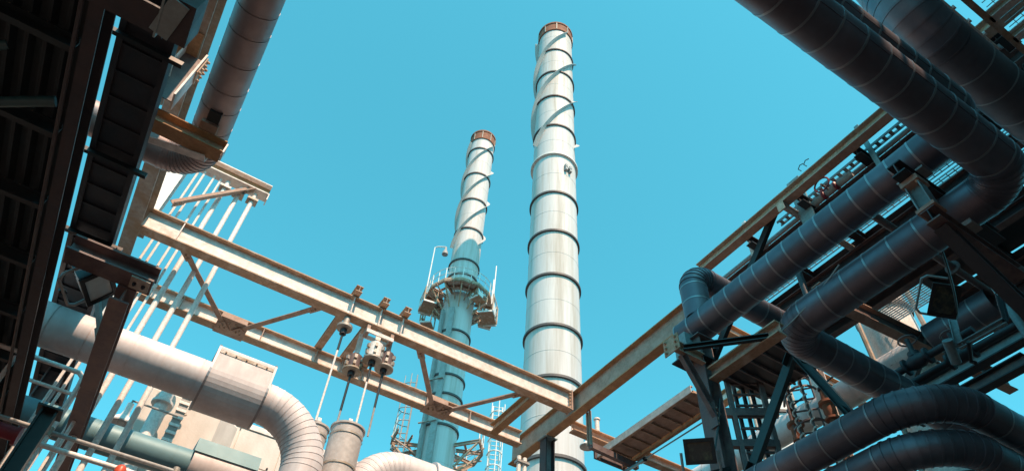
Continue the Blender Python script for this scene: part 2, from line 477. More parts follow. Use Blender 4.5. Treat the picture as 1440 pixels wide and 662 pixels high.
def ring_platform(name, label, ax, rin, rout, z, n, gaps, poles, rail_gap=(), deck=True):
    th = Thing(name, label, 'platform', ax + Vector((0, 0, z)))
    def P(a, r, dz): return ax + Vector((math.cos(a) * r, math.sin(a) * r, z + dz))
    for k in range(n):
        if k in gaps: continue
        a0 = view + 2 * math.pi * k / n; a1 = a0 + 2 * math.pi / n
        mb = MB().hexa([P(a0, rin, 0), P(a1, rin, 0), P(a1, rout, 0), P(a0, rout, 0), P(a0, rin, 0.05), P(a1, rin, 0.05), P(a1, rout, 0.05), P(a0, rout, 0.05)])
        pl = th.part('deck_panel', mb, 'cream') if deck is True or (deck and k in deck) else None
        th.part('toe_board', MB().bar(P(a0, rout, 0.0), P(a1, rout, 0.0), 0.02, 0.26), 'rust', pl)
        th.part('edge_beam', MB().channel(P(a0, rout - 0.06, -0.14), P(a1, rout - 0.06, -0.14), 0.22, 0.09, 1), ['rust', 'brown'], pl)
        am = (a0 + a1) / 2
        th.part('rail_post', MB().tube([P(am, rout - 0.07, 0), P(am, rout - 0.07, 1.12)], 0.03, 6), 'white')
        th.part('outrigger', MB().bar(P(am, rin, -0.9), P(am, rout + 0.1, -0.2), 0.07, 0.07), 'brown')
        th.part('inner_beam', MB().channel(P(a0, rin + 0.5, -0.12), P(a1, rin + 0.5, -0.12), 0.18, 0.08, 1), ['brown', 'brown'], pl)
    for k in range(n):
        if k in gaps: continue
        a = view + 2 * math.pi * k / n
        br = th.part('bracket', MB().ibeam(P(a, rin - 0.1, -0.16), P(a, rout, -0.16), 0.2, 0.12), ['brown', 'rust'])
        th.part('knee_brace', MB().bar(P(a, rin, -1.55), P(a, rout - 0.12, -0.26), 0.09, 0.09), 'rust', br)
    for k in range(n):
        if k in rail_gap: continue
        a0 = view + 2 * math.pi * k / n; a1 = a0 + 2 * math.pi / n
        ps = th.part('rail_post', MB().tube([P(a0, rout - 0.03, 0), P(a0, rout - 0.03, 1.12)], 0.035, 6), 'white')
        for h in (0.58, 1.12):
            th.part('guard_rail', MB().tube([P(a0, rout - 0.03, h), P((a0 + a1) / 2, (rout - 0.03) * 1.0, h), P(a1, rout - 0.03, h)], 0.026, 6), 'white', ps)
    for a, hgt, lamp in poles:
        base = P(view + a, rout + 0.05, -0.6)
        top = base + Vector((0, 0, hgt))
        e = Vector((RIGHT.x, RIGHT.y, 0)).normalized()
        if lamp:
            po = th.part('lamp_pole', MB().tube([base, top, top + e * 0.25 + Vector((0, 0, 0.12)), top + e * 0.85 + Vector((0, 0, 0.1))], 0.05, 8), 'white')
            th.part('lamp_head', MB().lathe(top + e * 0.85 + Vector((0, 0, -0.75)), [(0, 0.1), (0.02, 0.24), (0.3, 0.2), (0.45, 0.12), (0.85, 0.06)], 12), 'grey', po)
        else:
            po = th.part('lamp_pole', MB().tube([base, top], 0.045, 8), 'white')
    return th, P
zp = lz(409, LD - LR)
tp, PP = ring_platform('ring_platform', 'steel ring platform with brackets and guard rails round the slimmer chimney, high up', lax, LR + 0.12, LR * 2.2, zp, 12, (), [(-1.5, 5.6, True), (1.35, 4.2, False), (1.2, 2.4, False)], (6, 7), (0, 2, 4, 5, 6, 7, 8, 9, 11))
def basket(a, rad, dz, w, dp, h):
    """a hanging work basket: open frame with two panels"""
    c = PP(view + a, LR * rad, dz)
    e = Vector((math.cos(view + a), math.sin(view + a), 0)); t = Vector((-e.y, e.x, 0)); up = Vector((0, 0, 1))
    fr = tp.part('basket_floor', MB().bar(c - t * w, c + t * w, dp, 0.05, up), 'rust')
    for i in (-1, 1):
        for j in (-1, 1):
            p = c + t * w * i + e * dp / 2 * j
            tp.part('basket_post', MB().bar(p, p + up * h, 0.07, 0.07), 'rust', fr)
        p = c + t * w * i
        tp.part('basket_joist', MB().bar(p - e * dp / 2 - up * 0.08, p + e * dp / 2 - up * 0.08, 0.08, 0.12), 'cream', fr)
        tp.part('basket_cross_bar', MB().bar(c - t * w * i + e * dp / 2, c + t * w * i + e * dp / 2 + up * h, 0.05, 0.05), 'rust', fr)
    for hh in (0.5, 1.0):
        tp.part('basket_rail', MB().bar(c - t * w + e * dp / 2 + up * h * hh, c + t * w + e * dp / 2 + up * h * hh, 0.05, 0.06), 'cream', fr)
        tp.part('basket_rail', MB().bar(c - t * w - e * dp / 2 + up * h * hh, c + t * w - e * dp / 2 + up * h * hh, 0.05, 0.06), 'brown', fr)
    tp.part('basket_panel', MB().bar(c - t * w * 0.9 + e * (dp / 2 + 0.04) + up * h * 0.28, c + t * w * 0.1 + e * (dp / 2 + 0.04) + up * h * 0.28, 0.02, h * 0.5, up), 'white', fr)
basket(1.25, 2.05, -1.75, 0.75, 0.95, 1.5)
basket(1.75, 2.0, -1.2, 0.6, 0.9, 1.1)
basket(0.75, 1.75, -0.9, 0.5, 0.7, 0.8)
basket(-1.35, 2.0, -1.35, 0.7, 0.9, 1.2)
basket(-1.85, 1.9, -2.1, 0.45, 0.8, 1.6)
zp2 = lz(612, LD - LR)
tq, PQ = ring_platform('ring_platform', 'lower steel ring platform round the slimmer chimney, seen just below the rear girder', lax, LR + 0.12, LR * 2.5, zp2, 12, (0, 1, 10, 11), [], (0, 1, 10, 11), False)
# caged ladders beside the lower platform
def caged_ladder(name, label, p, z0, z1, face, w=0.45, cage=True, mt='white', rr=0.03):
    th = Thing(name, label, 'ladder', Vector(p) + Vector((0, 0, z0)))
    f = Vector(face).normalized(); t = Vector((-f.y, f.x, 0)); p = Vector(p)
    for i in (-1, 1):
        th.part('stile', MB().tube([p + t * i * w / 2 + Vector((0, 0, z0)), p + t * i * w / 2 + Vector((0, 0, z1))], rr, 6), mt)
    z = z0 + 0.2
    while z < z1:
        th.part('rung', MB().tube([p - t * w / 2 + Vector((0, 0, z)), p + t * w / 2 + Vector((0, 0, z))], rr * 0.6, 5), mt); z += 0.3
    if cage:
        z = z0 + 0.4
        while z < z1 + 0.1:
            th.part('cage_hoop', MB().tube([p + t * (w * 0.75 * math.cos(a)) + f * (0.75 * math.sin(a)) + Vector((0, 0, z)) for a in [math.pi * k / 10 for k in range(11)]], rr * 0.8, 5), mt); z += 0.9
        for a in (0.5, math.pi / 2, math.pi - 0.5):
            q = p + t * (w * 0.75 * math.cos(a)) + f * (0.75 * math.sin(a))
            th.part('cage_bar', MB().tube([q + Vector((0, 0, z0 + 0.4)), q + Vector((0, 0, z1))], rr * 0.7, 5), mt)
    return th
rt = Vector((-math.sin(view), math.cos(view), 0))      # to the right as seen from the eye
caged_ladder('caged_ladder', 'white caged ladder to the right of the slimmer chimney below the rear girder', lax + rt * 3.4, 8, zp2 + 3.2, (-lax.x, -lax.y, 0), 0.6, True, 'white', 0.05)
caged_ladder('caged_ladder', 'thin caged ladder on the left flank of the slimmer chimney', lax - rt * 1.9, zp2 - 1, zp2 + 4.6, (-rt.x, -rt.y, 0), 0.5, True, 'grey', 0.04)

# ------------------------------------------------------------------ the main frame of girders
def girder(name, label, p0, p1, d, fw, mt=('cream', 'rust'), cat='girder', tf=0.022, tw=0.014, kind='thing'):
    th = Thing(name, label, cat, p0, kind=kind)
    th.part('girder_body', MB().ibeam(p0, p1, d, fw, tf, tw), list(mt))
    return th
# front girder
Y1 = 9.22; Z1t = 8.10; Z1b = 7.67; Z1 = (Z1t + Z1b) / 2; D1 = Z1t - Z1b
g1 = girder('steel_girder', 'long cream front girder crossing the sky from the left, with hangers below', (-1.60, Y1, Z1), (6.68, Y1, Z1), D1, 0.20)
CROSS = []
for px, py in ((503, 408), (541, 424), (571, 437)):
    q = at(px, py, Y=Y1 - 0.1); CROSS.append(q.x)
for x in CROSS + [at(258, 320, Y=Y1).x]:
    for s_ in (-1, 1):
        g1.part('stiffener', MB().box((x - 0.008, Y1 + s_ * 0.052 - 0.044, Z1b + 0.022), (x + 0.008, Y1 + s_ * 0.052 + 0.044, Z1t - 0.022)), 'cream')
ep = g1.part('end_plate', MB().box((6.682, Y1 - 0.11, Z1b - 0.02), (6.712, Y1 + 0.11, Z1t + 0.01)), 'brown')
bolts(g1, [(6.68, Y1 + s_ * 0.07, Z1b + 0.06 + k * 0.075) for s_ in (-1, 1) for k in range(5)], (-1, 0, 0), ep)
# rear girder
Y2 = 11.03; Z2t = 8.10; Z2b = 7.78; Z2 = (Z2t + Z2b) / 2
g2 = girder('steel_girder', 'cream rear girder running parallel behind the front girder, with two gussets', (-1.60, Y2, Z2), (6.68, Y2, Z2), Z2t - Z2b, 0.20)
for x in CROSS + [-0.6, 0.9, 5.4]:
    for s_ in (-1, 1):
        g2.part('stiffener', MB().box((x - 0.008, Y2 + s_ * 0.052 - 0.044, Z2b + 0.022), (x + 0.008, Y2 + s_ * 0.052 + 0.044, Z2t - 0.022)), 'brown')
# right-hand girder along Y
XR = 6.83; ZRt = 8.10; ZRb = 7.60; ZR = (ZRt + ZRb) / 2
g3 = girder('steel_girder', 'brown girder meeting the front girder at the corner and rising to the right', (XR, 5.64, ZR), (XR, 11.55, ZR), ZRt - ZRb, 0.20, ('brown', 'ochre'))
g3.part('end_plate', MB().box((XR - 0.11, 5.615, ZRb - 0.01), (XR + 0.11, 5.638, ZRt + 0.01)), 'rust')
for y in (Y1, Y2):
    g3.part('stiffener', MB().box((XR + 0.01, y - 0.01, ZRb + 0.022), (XR + 0.09, y + 0.01, ZRt - 0.022)), 'brown')
# left-hand girder along Y
XM = -1.68
g4 = girder('steel_girder', 'mottled grey girder passing behind the dark cable tray on the left', (XM, 0.8, 7.85), (XM, 9.9, 7.85), 0.5, 0.22, ('ochre', 'galv'))
gp = g4.part('gusset_plate', MB().box((XM - 0.5, 5.3, 7.575), (XM + 0.10, 6.0, 7.595)), 'ochre')
bolts(g4, [(XM + dx, 5.4 + dy, 7.575) for dx in (-0.35, -0.2, -0.05) for dy in (0, 0.25)], (0, 0, -1), gp)
# cross beams laid over the two long girders, ends showing above the front girder
names = ['first cross beam over the girders, leftmost of three stubs above the front girder',
         'second cross beam over the girders, middle of three stubs above the front girder',
         'third cross beam over the girders, rightmost of three stubs above the front girder']
for x, lb in zip(CROSS, names):
    t = girder('cross_beam', lb, (x, Y1 - 0.24, 8.18), (x, Y2 + 0.12, 8.18), 0.13, 0.13, ('brown', 'rust'), 'beam', 0.014, 0.01)
# short tie beam between the girders by the corner
t = girder('tie_beam', 'short brown tie beam between the two girders beside the right corner', (5.95, Y1 + 0.11, 7.83), (5.95, Y2 - 0.11, 7.83), 0.22, 0.17, ('rust', 'ochre'), 'beam')
# plan bracing
def brace(name, label, p0, p1, w=0.1, mt='brown', group=None, plates=True):
    th = Thing(name, label, 'brace', p0, group)
    th.part('angle_bar', MB().angle(p0, p1, w, 0.014), mt)
    a = (Vector(p1) - Vector(p0)).normalized()
    for p, s_ in ((Vector(p0), 1), (Vector(p1), -1)):
        if plates:
            pl = th.part('end_plate', MB().bar(p - a * s_ * 0.03, p + a * s_ * 0.2, w * 1.35, 0.012, oz=-0.016), mt)
            bolts(th, [p + a * s_ * t_ + Vector((0, 0, -0.022)) for t_ in (0.05, 0.13)], (0, 0, -1), pl)
    return th
zb = 7.74
G1 = at(620, 572, Z=zb); G1.y = Y2 - 0.12
G2 = at(327, 457, Z=zb); G2.y = Y2 - 0.12
def on1(px, py): q = at(px, py, Z=7.70); return Vector((q.x, Y1 + 0.13, zb - 0.02))
brace('diagonal_brace', 'brown brace from front girder down to the right gusset of the rear girder', on1(586, 500), G1 + Vector((-0.08, 0, 0)))
brace('diagonal_brace', 'brown brace from right gusset of the rear girder towards the corner', G1 + Vector((0.08, 0, 0)), on1(731, 555))
brace('diagonal_brace', 'brown brace from front girder down to the left gusset of the rear girder', on1(258, 361), G2 + Vector((-0.08, 0, 0)))
brace('diagonal_brace', 'brown brace from left gusset of the rear girder rising to the front girder', G2 + Vector((0.08, 0, 0)), on1(444, 437))
for G, lb in ((G1, 'right'), (G2, 'left')):
    pl = g2.part('gusset_plate', MB().box((G.x - 0.27, Y2 - 0.42, Z2b - 0.03), (G.x + 0.27, Y2 + 0.1, Z2b - 0.012)), 'brown')
    g2.part('gusset_stiffener', MB().box((G.x - 0.24, Y2 - 0.11, Z2b + 0.0), (G.x + 0.24, Y2 - 0.095, Z2t - 0.03)), 'brown')
    bolts(g2, [(G.x + dx, Y2 - 0.3 + dy, Z2b - 0.03) for dx in (-0.18, -0.06, 0.06, 0.18) for dy in (0, 0.2)], (0, 0, -1), pl)

# column under the right-hand girder
def hcolumn(name, label, x, y, z0, z1, d=0.3, fw=0.3, mt=('dark', 'dark'), upx=True, cat='column'):
    th = Thing(name, label, cat, (x, y, z0), kind='thing')
    th.part('shaft', MB().ibeam((x, y, z0), (x, y, z1), d, fw, 0.022, 0.016, (1, 0, 0) if upx else (0, 1, 0)), list(mt))
    th.part('cap_plate', MB().box((x - fw / 2 - 0.04, y - fw / 2 - 0.04, z1), (x + fw / 2 + 0.04, y + fw / 2 + 0.04, z1 + 0.02)), mt[0])
    bp = th.part('base_plate', MB().box((x - fw / 2 - 0.08, y - fw / 2 - 0.08, z0), (x + fw / 2 + 0.08, y + fw / 2 + 0.08, z0 + 0.03)), mt[0])
    return th
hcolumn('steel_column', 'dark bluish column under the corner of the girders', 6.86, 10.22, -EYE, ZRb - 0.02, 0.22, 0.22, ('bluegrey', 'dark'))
th = Thing('cable_post', 'pair of thin pale posts standing left of the dark corner column', 'post', (6.60, 10.6, -EYE))
for x in (6.52, 6.66):
    th.part('post', MB().tube([(x, 10.75, -EYE), (x, 10.75, 7.35)], 0.045, 8), 'white')
for z in (2.0, 4.0, 5.5, 6.4, 7.2):
    th.part('clip', MB().box((6.45, 10.68, z), (6.74, 10.82, z + 0.05)), 'grey')
hcolumn('steel_column', 'plum column under the far left end of the rear girder', -1.68, 11.1, -EYE, 7.7, 0.24, 0.24, ('plum', 'plum'))

# ------------------------------------------------------------------ spring hangers below the front girder
def spring_hanger(label, px_can, can_y, rod_bot, big=True, mt='grey', Yp=Y1):
    """px_can: pixel of the can's lower plate; rod_bot: pixel where the rod ends"""
    c = at(*px_can, Y=Yp); b = at(*rod_bot, Y=Yp)
    th = Thing('spring_hanger', label, 'hanger', (c.x, Yp, b.z))
    if big:
        hgt, r = can_y, 0.125
        can = th.part('spring_can', MB().lathe((c.x, Yp, c.z), [(0, r), (hgt, r), (hgt + 0.01, r * 0.6), (hgt + 0.05, r * 0.6)], 24), mt)
        th.part('base_disc', MB().lathe((c.x, Yp, c.z - 0.035), [(0, 0.06), (0, r * 1.32), (0.03, r * 1.32), (0.03, 0.06)], 24), 'galv', can)
        for k in range(6):
            a = k * math.pi / 3 + 0.3
            e = Vector((math.cos(a), math.sin(a), 0))
            for h in (0.25, 0.7):
                p = Vector((c.x, Yp, c.z + hgt * h)) + e * (r + 0.018)
                th.part('lug', MB().bar(p - Vector((0, 0, 0.035)), p + Vector((0, 0, 0.035)), 0.045, 0.05, e), 'galv', can)
        top = c.z + hgt + 0.05
        th.part('hanger_strap', MB().bar((c.x, Yp, top), (c.x, Yp, Z1b - 0.015), 0.09, 0.02, (0, 1, 0)), 'white')
    else:
        th.part('base_disc', MB().lathe((c.x, Yp, c.z), [(0, 0.05), (0, 0.135), (0.05, 0.135), (0.05, 0.06), (Z1b - c.z - 0.02, 0.06)], 24), 'galv')
    th.part('rod', MB().tube([(c.x, Yp, c.z - 0.3 if not big else c.z - 0.45), (c.x, Yp, b.z)], 0.017, 8), 'grey' if mt == 'plum' else 'white')
    th.part('threaded_rod', MB().tube([(c.x, Yp, c.z), (c.x, Yp, c.z - (0.46 if mt != 'plum' else 0.8))], 0.021, 8), 'black')
    th.part('locknut', MB().lathe((c.x, Yp, c.z - 0.12), [(0, 0.06), (0.1, 0.06)], 8), 'dark')
spring_hanger('hanger rod on a plain disc under the front girder, leftmost of four', (484, 462), 0, (447, 592), False)
spring_hanger('spring hanger with a dark can, second of four rods, running down past the duct', (495, 520), 0.27, (455, 642), True, 'plum', Y1 + 0.25)
spring_hanger('spring hanger with a white can, third of four, ending on the grey canister', (524, 505), 0.30, (498, 598), True, 'white')
spring_hanger('spring hanger with a dark grey can, rightmost of four rods', (540, 517), 0.28, (514, 612), True, 'plum', Y1 + 0.12)
# trapeze beam that carries the cans
x0 = at(512, 470, Y=Y1).x; x1 = at(549, 487, Y=Y1).x
th = Thing('trapeze_beam', 'short white trapeze bar under the front girder above the spring cans', 'beam', (x0, Y1, Z1b - 0.16), kind='thing')
for s_ in (-1, 1):
    th.part('angle_bar', MB().bar((x0, Y1 + s_ * 0.09, Z1b - 0.16), (x1, Y1 + s_ * 0.09, Z1b - 0.16), 0.03, 0.07), 'cream')
for x in (x0 + 0.03, x1 - 0.03):
    th.part('drop_plate', MB().box((x - 0.03, Y1 - 0.08, Z1b - 0.2), (x + 0.03, Y1 + 0.08, Z1b - 0.003)), 'brown')

# grey canisters at the lower edge
def canister(label, px_top, r, Yp, h=1.6):
    c = at(*px_top, Y=Yp)
    th = Thing('canister', label, 'canister', (c.x, Yp, c.z - h))
    sh = th.part('shell', MB().lathe((c.x, Yp, c.z - h), [(0, r), (h - 0.06, r), (h - 0.05, r + 0.02), (h - 0.02, r + 0.02), (h - 0.01, r - 0.03), (h + 0.03, r * 0.35), (h + 0.09, r * 0.3)], 32), 'palegrey')
    for z in (0.35, 0.9, 1.4):
        th.part('hoop', MB().lathe((c.x, Yp, c.z - h + z), [(0, r + 0.012), (0.03, r + 0.012)], 32, caps=False), 'galv', sh)
    th.part('lifting_lug', MB().box((c.x - 0.03, Yp - 0.012, c.z + 0.05), (c.x + 0.03, Yp + 0.012, c.z + 0.17)), 'white')
    th.part('stand', MB().tube([(c.x, Yp, -EYE), (c.x, Yp, c.z - h)], 0.1, 12), 'galv')
canister('larger grey canister standing right of the big duct elbow', (490, 602), 0.25, Y1)
canister('smaller grey canister tucked behind the big duct elbow', (446, 600), 0.19, Y1 + 0.6)

# ------------------------------------------------------------------ big pale duct with a boxed sleeve on the left
DY, DZ, DR = 9.10, 5.50, 0.29
th = Thing('insulated_duct', 'big pale duct with a boxed sleeve, turning down at bottom left of centre', 'duct', (1.95, DY, -EYE))
clad_pipe(th, [(-3.2, DY, DZ), (1.95, DY, DZ), (1.95, DY, -EYE)], DR, 0.82, 0.5, 'cladlite', 14, 0.6)
xs0 = at(303, 492, Y=DY).x; xs1 = at(386, 522, Y=DY).x
loops = []
prof = [(math.cos(a) * 0.40, math.sin(a) * 0.40) for a in [math.pi + math.pi * k / 20 for k in range(21)]]
prof = prof + [(0.40, 0.36), (0.37, 0.40), (-0.37, 0.40), (-0.40, 0.36)]
loops = [[(x, DY + c, DZ + s_) for c, s_ in prof] for x in (0.26, 1.08)]
slv = MB().rings(loops, 0, False, True, True)
sl = th.part('boxed_sleeve', slv, 'cladlite')
for x in (0.26, 1.08):
    lp = [[(x + dx, DY + c * k, DZ + s_ * k) for c, s_ in prof] for dx, k in ((-0.015, 1.0), (-0.015, 1.03), (0.015, 1.03), (0.015, 1.0))]
    th.part('sleeve_flange', MB().rings(lp, 0, False), 'strap', sl)
th.part('seam_strip', MB().bar((0.28, DY - 0.403, DZ + 0.3), (1.06, DY - 0.403, DZ + 0.3), 0.008, 0.05), 'galv', sl)
for k in range(5):
    th.share('screw', BOLT, frame_from((0.36 + k * 0.15, DY - 0.405, DZ + 0.3), (0, -1, 0)) @ Matrix.Scale(0.6, 4), sl)
# pale pipe that comes up behind and runs off to the right
th = Thing('insulated_pipe', 'pale lagged pipe bending over at the bottom edge, right of the canister', 'pipe', (2.75, 9.7, -EYE))
clad_pipe(th, [(2.95, 9.45, 2.0), (2.95, 9.45, 5.38), (7.4, 9.45, 5.38)], 0.30, 0.62, 0.42, 'cladlite', 12, 0.8)
th.part('sleeve_collar', MB().lathe((4.05, 9.45, 5.38), [(0, 0.3), (0, 0.345), (0.06, 0.345), (0.07, 0.325), (1.6, 0.325)], 36, axis=(1, 0, 0), caps=False), 'cladlite')

# ------------------------------------------------------------------ white upright pipes and rods behind the front girder
YB = 9.75
th = None
for i, (px, py, lb) in enumerate([(328.3, 330, 'white upright pipe behind the front girder, rightmost of three thick ones'),
                         (306.7, 323, 'white upright pipe behind the front girder, middle of three thick ones'),
                         (286.7, 313.3, 'white upright pipe behind the front girder, leftmost of three thick ones')]):
    q = at(px, py, Y=YB)
    t = Thing('upright_pipe', lb, 'pipe', (q.x, YB, -EYE), 'white upright pipes on the left')
    for z0, z1 in ((-EYE, 2.6), (2.6, 6.1), (6.1, 10.0)):
        sg = t.part('pipe_length', MB().tube([(q.x, YB, z0), (q.x, YB, z1)], 0.043, 14), 'white')
        if z1 < 9: t.part('coupling', MB().lathe((q.x, YB, z1 - 0.06), [(0, 0.053), (0.12, 0.053)], 14), 'white', sg)
    t.part('pipe_clip', MB().box((q.x - 0.1, YB - 0.09, 9.78), (q.x + 0.1, YB + 0.09, 9.83)), 'galv')
for i, (px, py, lb) in enumerate([(243, 295, 'first'), (252, 298, 'second'), (265, 306, 'third'), (275, 310, 'fourth')]):
    q = at(px, py, Y=YB)
    t = Thing('conduit', 'thin white upright conduit, %s from the left behind the front girder' % lb, 'conduit', (q.x, YB, -EYE), 'thin white conduits on the left')
    for z0, z1 in ((2.0, 5.2), (5.2, 8.4), (8.4, 10.0)):
        t.part('conduit_length', MB().tube([(q.x, YB, z0), (q.x, YB, z1)], 0.021, 8), 'white')
    t.part('socket', MB().lathe((q.x, YB, 8.3), [(0, 0.036), (0.16, 0.036)], 8), 'white')
    t.part('socket', MB().lathe((q.x, YB, 7.1), [(0, 0.036), (0.1, 0.036)], 8), 'white')

# upper cantilever beam that the uprights hang from
zu0, zu1 = 10.05, 10.3
tu = girder('cantilever_beam', 'upper beam sticking out to the right above the front girder, its end in the sky', (-2.1, YB, 10.18), (-0.13, YB, 10.18), 0.26, 0.24, ('ochre', 'cream'), 'beam')
tu.part('end_plate', MB().box((-0.128, YB - 0.09, 9.93), (-0.11, YB + 0.09, 10.10)), 'cream')
brace('diagonal_brace', 'slanting brace propping the upper cantilever beam at its outer end', (-1.42, YB - 0.25, 8.72), (-0.42, YB - 0.10, 10.0), 0.11, 'brown')
# upright white splice post at the left end of the front girder
t = Thing('splice_post', 'wide white post with rows of bolts above the front girder end', 'post', (-1.58, Y1 + 0.12, 8.12), kind='thing')
t.part('post_face', MB().ibeam((-1.66, Y1 + 0.12, 8.12), (-1.66, Y1 + 0.12, 10.04), 0.3, 0.3, 0.02, 0.014, (0, 1, 0)), ['cream', 'white'])
pl = t.part('splice_plate', MB().box((-1.82, Y1 - 0.062, 9.15), (-1.50, Y1 - 0.034, 9.9)), 'white')
bolts(t, [(-1.78 + i * 0.08, Y1 - 0.064, 9.22 + j * 0.11) for i in (0, 1, 2, 3) for j in range(6)], (0, -1, 0), pl, BOLTD)

# ------------------------------------------------------------------ lagged pipe top left with its saddle
LZ = 6.85; LX = -1.02; LRD = 0.222
th = Thing('lagged_pipe', 'brown-grey lagged pipe dropping in from the top edge, left, with a ribbed elbow', 'pipe', (LX, 6.5, LZ))
clad_pipe(th, [(LX, 0.6, LZ), (LX, 6.66, LZ), (-4.2, 6.66, LZ)], LRD, 0.42, 0.36, 'cladbrown', 13, 1.2)
th.part('inspection_plug', MB().box((LX - 0.05, 5.50, LZ - LRD - 0.03), (LX + 0.09, 5.66, LZ - LRD + 0.05)), 'black')
th = Thing('pipe_saddle', 'brown saddle beam carrying the lagged pipe at the top left', 'beam', (-1.66, 5.92, 6.4), kind='thing')
th.part('saddle_channel', MB().ibeam((-1.9, 5.92, 6.50), (-0.76, 5.92, 6.50), 0.2, 0.2, 0.016, 0.012), ['rust', 'ochre'])
th.part('pipe_shoe', MB().box((LX - 0.10, 5.70, 6.602), (LX + 0.10, 6.1, 6.66)), 'brown')
th.part('end_cleat', MB().box((-0.757, 5.84, 6.42), (-0.74, 6.0, 6.58)), 'white')
brace('diagonal_brace', 'pale strut under the ribbed elbow of the lagged pipe, top left', (-1.75, 6.25, 6.47), (-0.9, 6.02, 6.37), 0.1, 'cream', None, False)
# short upright joining the saddle to the left girder
t = Thing('stub_column', 'short column, shaded web painted plum and lit edges painted cream, between saddle and left girder', 'column', (-1.5, 5.72, 6.6), kind='thing')
t.part('shaft', MB().ibeam((-1.60, 5.66, 6.61), (-1.60, 5.66, 7.57), 0.28, 0.26, 0.022, 0.014, (1, 0, 0)), ['plum', 'cream'])  # web colour carries the shade, flange colour the sunlit edges
pl = t.part('splice_plate', MB().box((-1.452, 5.56, 7.2), (-1.438, 5.76, 7.55)), 'rust')
bolts(t, [(-1.436, 5.6 + i * 0.12, 7.25 + j * 0.09) for i in (0, 1) for j in range(4)], (1, 0, 0), pl)
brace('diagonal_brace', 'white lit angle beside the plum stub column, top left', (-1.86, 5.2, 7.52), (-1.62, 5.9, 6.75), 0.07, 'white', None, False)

# ------------------------------------------------------------------ dark cable tray along the left
TZ = 6.0; TX0, TX1 = -1.97, -1.475
th = Thing('cable_tray', 'long dark cable tray seen from below along the left', 'cable tray', (-1.72, 1.0, TZ))
for x, s_ in ((TX0, 1), (TX1, -1)):
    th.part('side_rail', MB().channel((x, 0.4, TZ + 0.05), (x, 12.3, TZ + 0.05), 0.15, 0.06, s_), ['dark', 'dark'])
y = 0.6; k = 0
while y < 12.2:
    th.part('tray_sheet', MB().box((TX0 + 0.012, y + 0.012, TZ + 0.012), (TX1 - 0.012, y + 0.33, TZ + 0.018)), 'dark')
    th.part('rung', MB().box((TX0 + 0.01, y - 0.018, TZ - 0.012), (TX1 - 0.01, y + 0.010, TZ + 0.016)), 'dark'); y += 0.345; k += 1
for y in (4.6, 6.25, 7.66):
    th.part('support_bar', MB().bar((TX0 - 0.12, y, TZ - 0.06), (TX1 + 0.14, y, TZ - 0.06), 0.05, 0.06), 'black')
for k in range(7):
    x = TX0 + 0.07 + k * 0.06
    single_pts = [(x + 0.02 * math.sin(j * 1.3 + k), 0.4 + j * 0.85, TZ + 0.045) for j in range(15)]
    th.part('cable', MB().tube(single_pts, 0.022, 6), 'black')

# ------------------------------------------------------------------ dark roof over the left edge
FX = -1.66; FZ = 4.5
th = Thing('roof_edge_beam', 'dark shiny edge beam of the roof running down the left side', 'beam', (FX, 0.5, FZ), kind='thing')
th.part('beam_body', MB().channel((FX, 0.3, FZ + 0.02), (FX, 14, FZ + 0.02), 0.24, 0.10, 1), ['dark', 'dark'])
th.part('gutter_lip', MB().tube([(FX - 0.05, 0.3, FZ - 0.105), (FX - 0.05, 14, FZ - 0.105)], 0.018, 8), 'dark')
th = Thing('canopy_roof', 'dark ribbed canopy roof seen from below, left edge', 'roof', (-4.5, 6, 4.650), kind='thing')
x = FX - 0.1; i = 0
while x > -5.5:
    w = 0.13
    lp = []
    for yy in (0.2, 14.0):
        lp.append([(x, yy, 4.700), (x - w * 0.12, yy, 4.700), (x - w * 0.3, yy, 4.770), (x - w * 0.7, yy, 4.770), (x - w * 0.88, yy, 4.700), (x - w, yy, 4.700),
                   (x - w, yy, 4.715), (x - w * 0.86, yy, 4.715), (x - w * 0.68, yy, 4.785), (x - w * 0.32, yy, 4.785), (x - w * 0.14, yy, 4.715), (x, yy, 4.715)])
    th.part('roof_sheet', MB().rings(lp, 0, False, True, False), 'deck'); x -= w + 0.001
k = 0
for y in [1.1 + 0.93 * j for j in range(14)]:
    th.part('purlin', MB().channel((-8, y, 4.615), (FX - 0.12, y, 4.615), 0.15, 0.06, 1), ['deck', 'deck'])
    k += 1
th.part('main_rafter', MB().ibeam((-8, 3.1, 4.420), (-1.15, 3.1, 4.420), 0.22, 0.22), ['dark', 'dark'])
for (pts, rad, lb) in (
        ([(-4.2, 3.2, 4.400), (-3.2, 4.1, 4.150), (-2.55, 4.6, 4.230), (-1.8, 4.4, 4.520)], 0.045, 'thick dark teal hose sagging under the roof, lower one'),
        ([(-4.2, 2.6, 4.400), (-3.2, 3.2, 4.160), (-2.5, 3.4, 4.250), (-2.1, 3.3, 4.550)], 0.03, 'thin dark teal hose sagging under the roof, upper one'),
        ([(-4.4, 4.2, 4.400), (-3.4, 4.4, 4.220), (-2.6, 4.3, 4.3), (-2.2, 4.1, 4.550)], 0.035, 'middle teal hose sagging under the roof')):
    P4 = [Vector(p) for p in pts]; out = []
    for j in range(3):
        p0 = P4[max(0, j - 1)]; p1 = P4[j]; p2 = P4[j + 1]; p3 = P4[min(3, j + 2)]
        for t_ in range(8):
            t = t_ / 8
            out.append(0.5 * ((2 * p1) + (p2 - p0) * t + (2 * p0 - 5 * p1 + 4 * p2 - p3) * t * t + (3 * p1 - p0 - 3 * p2 + p3) * t ** 3))
    out.append(P4[3])
    single('hose', MB().tube(out, rad, 10), 'hose', lb, 'hose', pts[0])
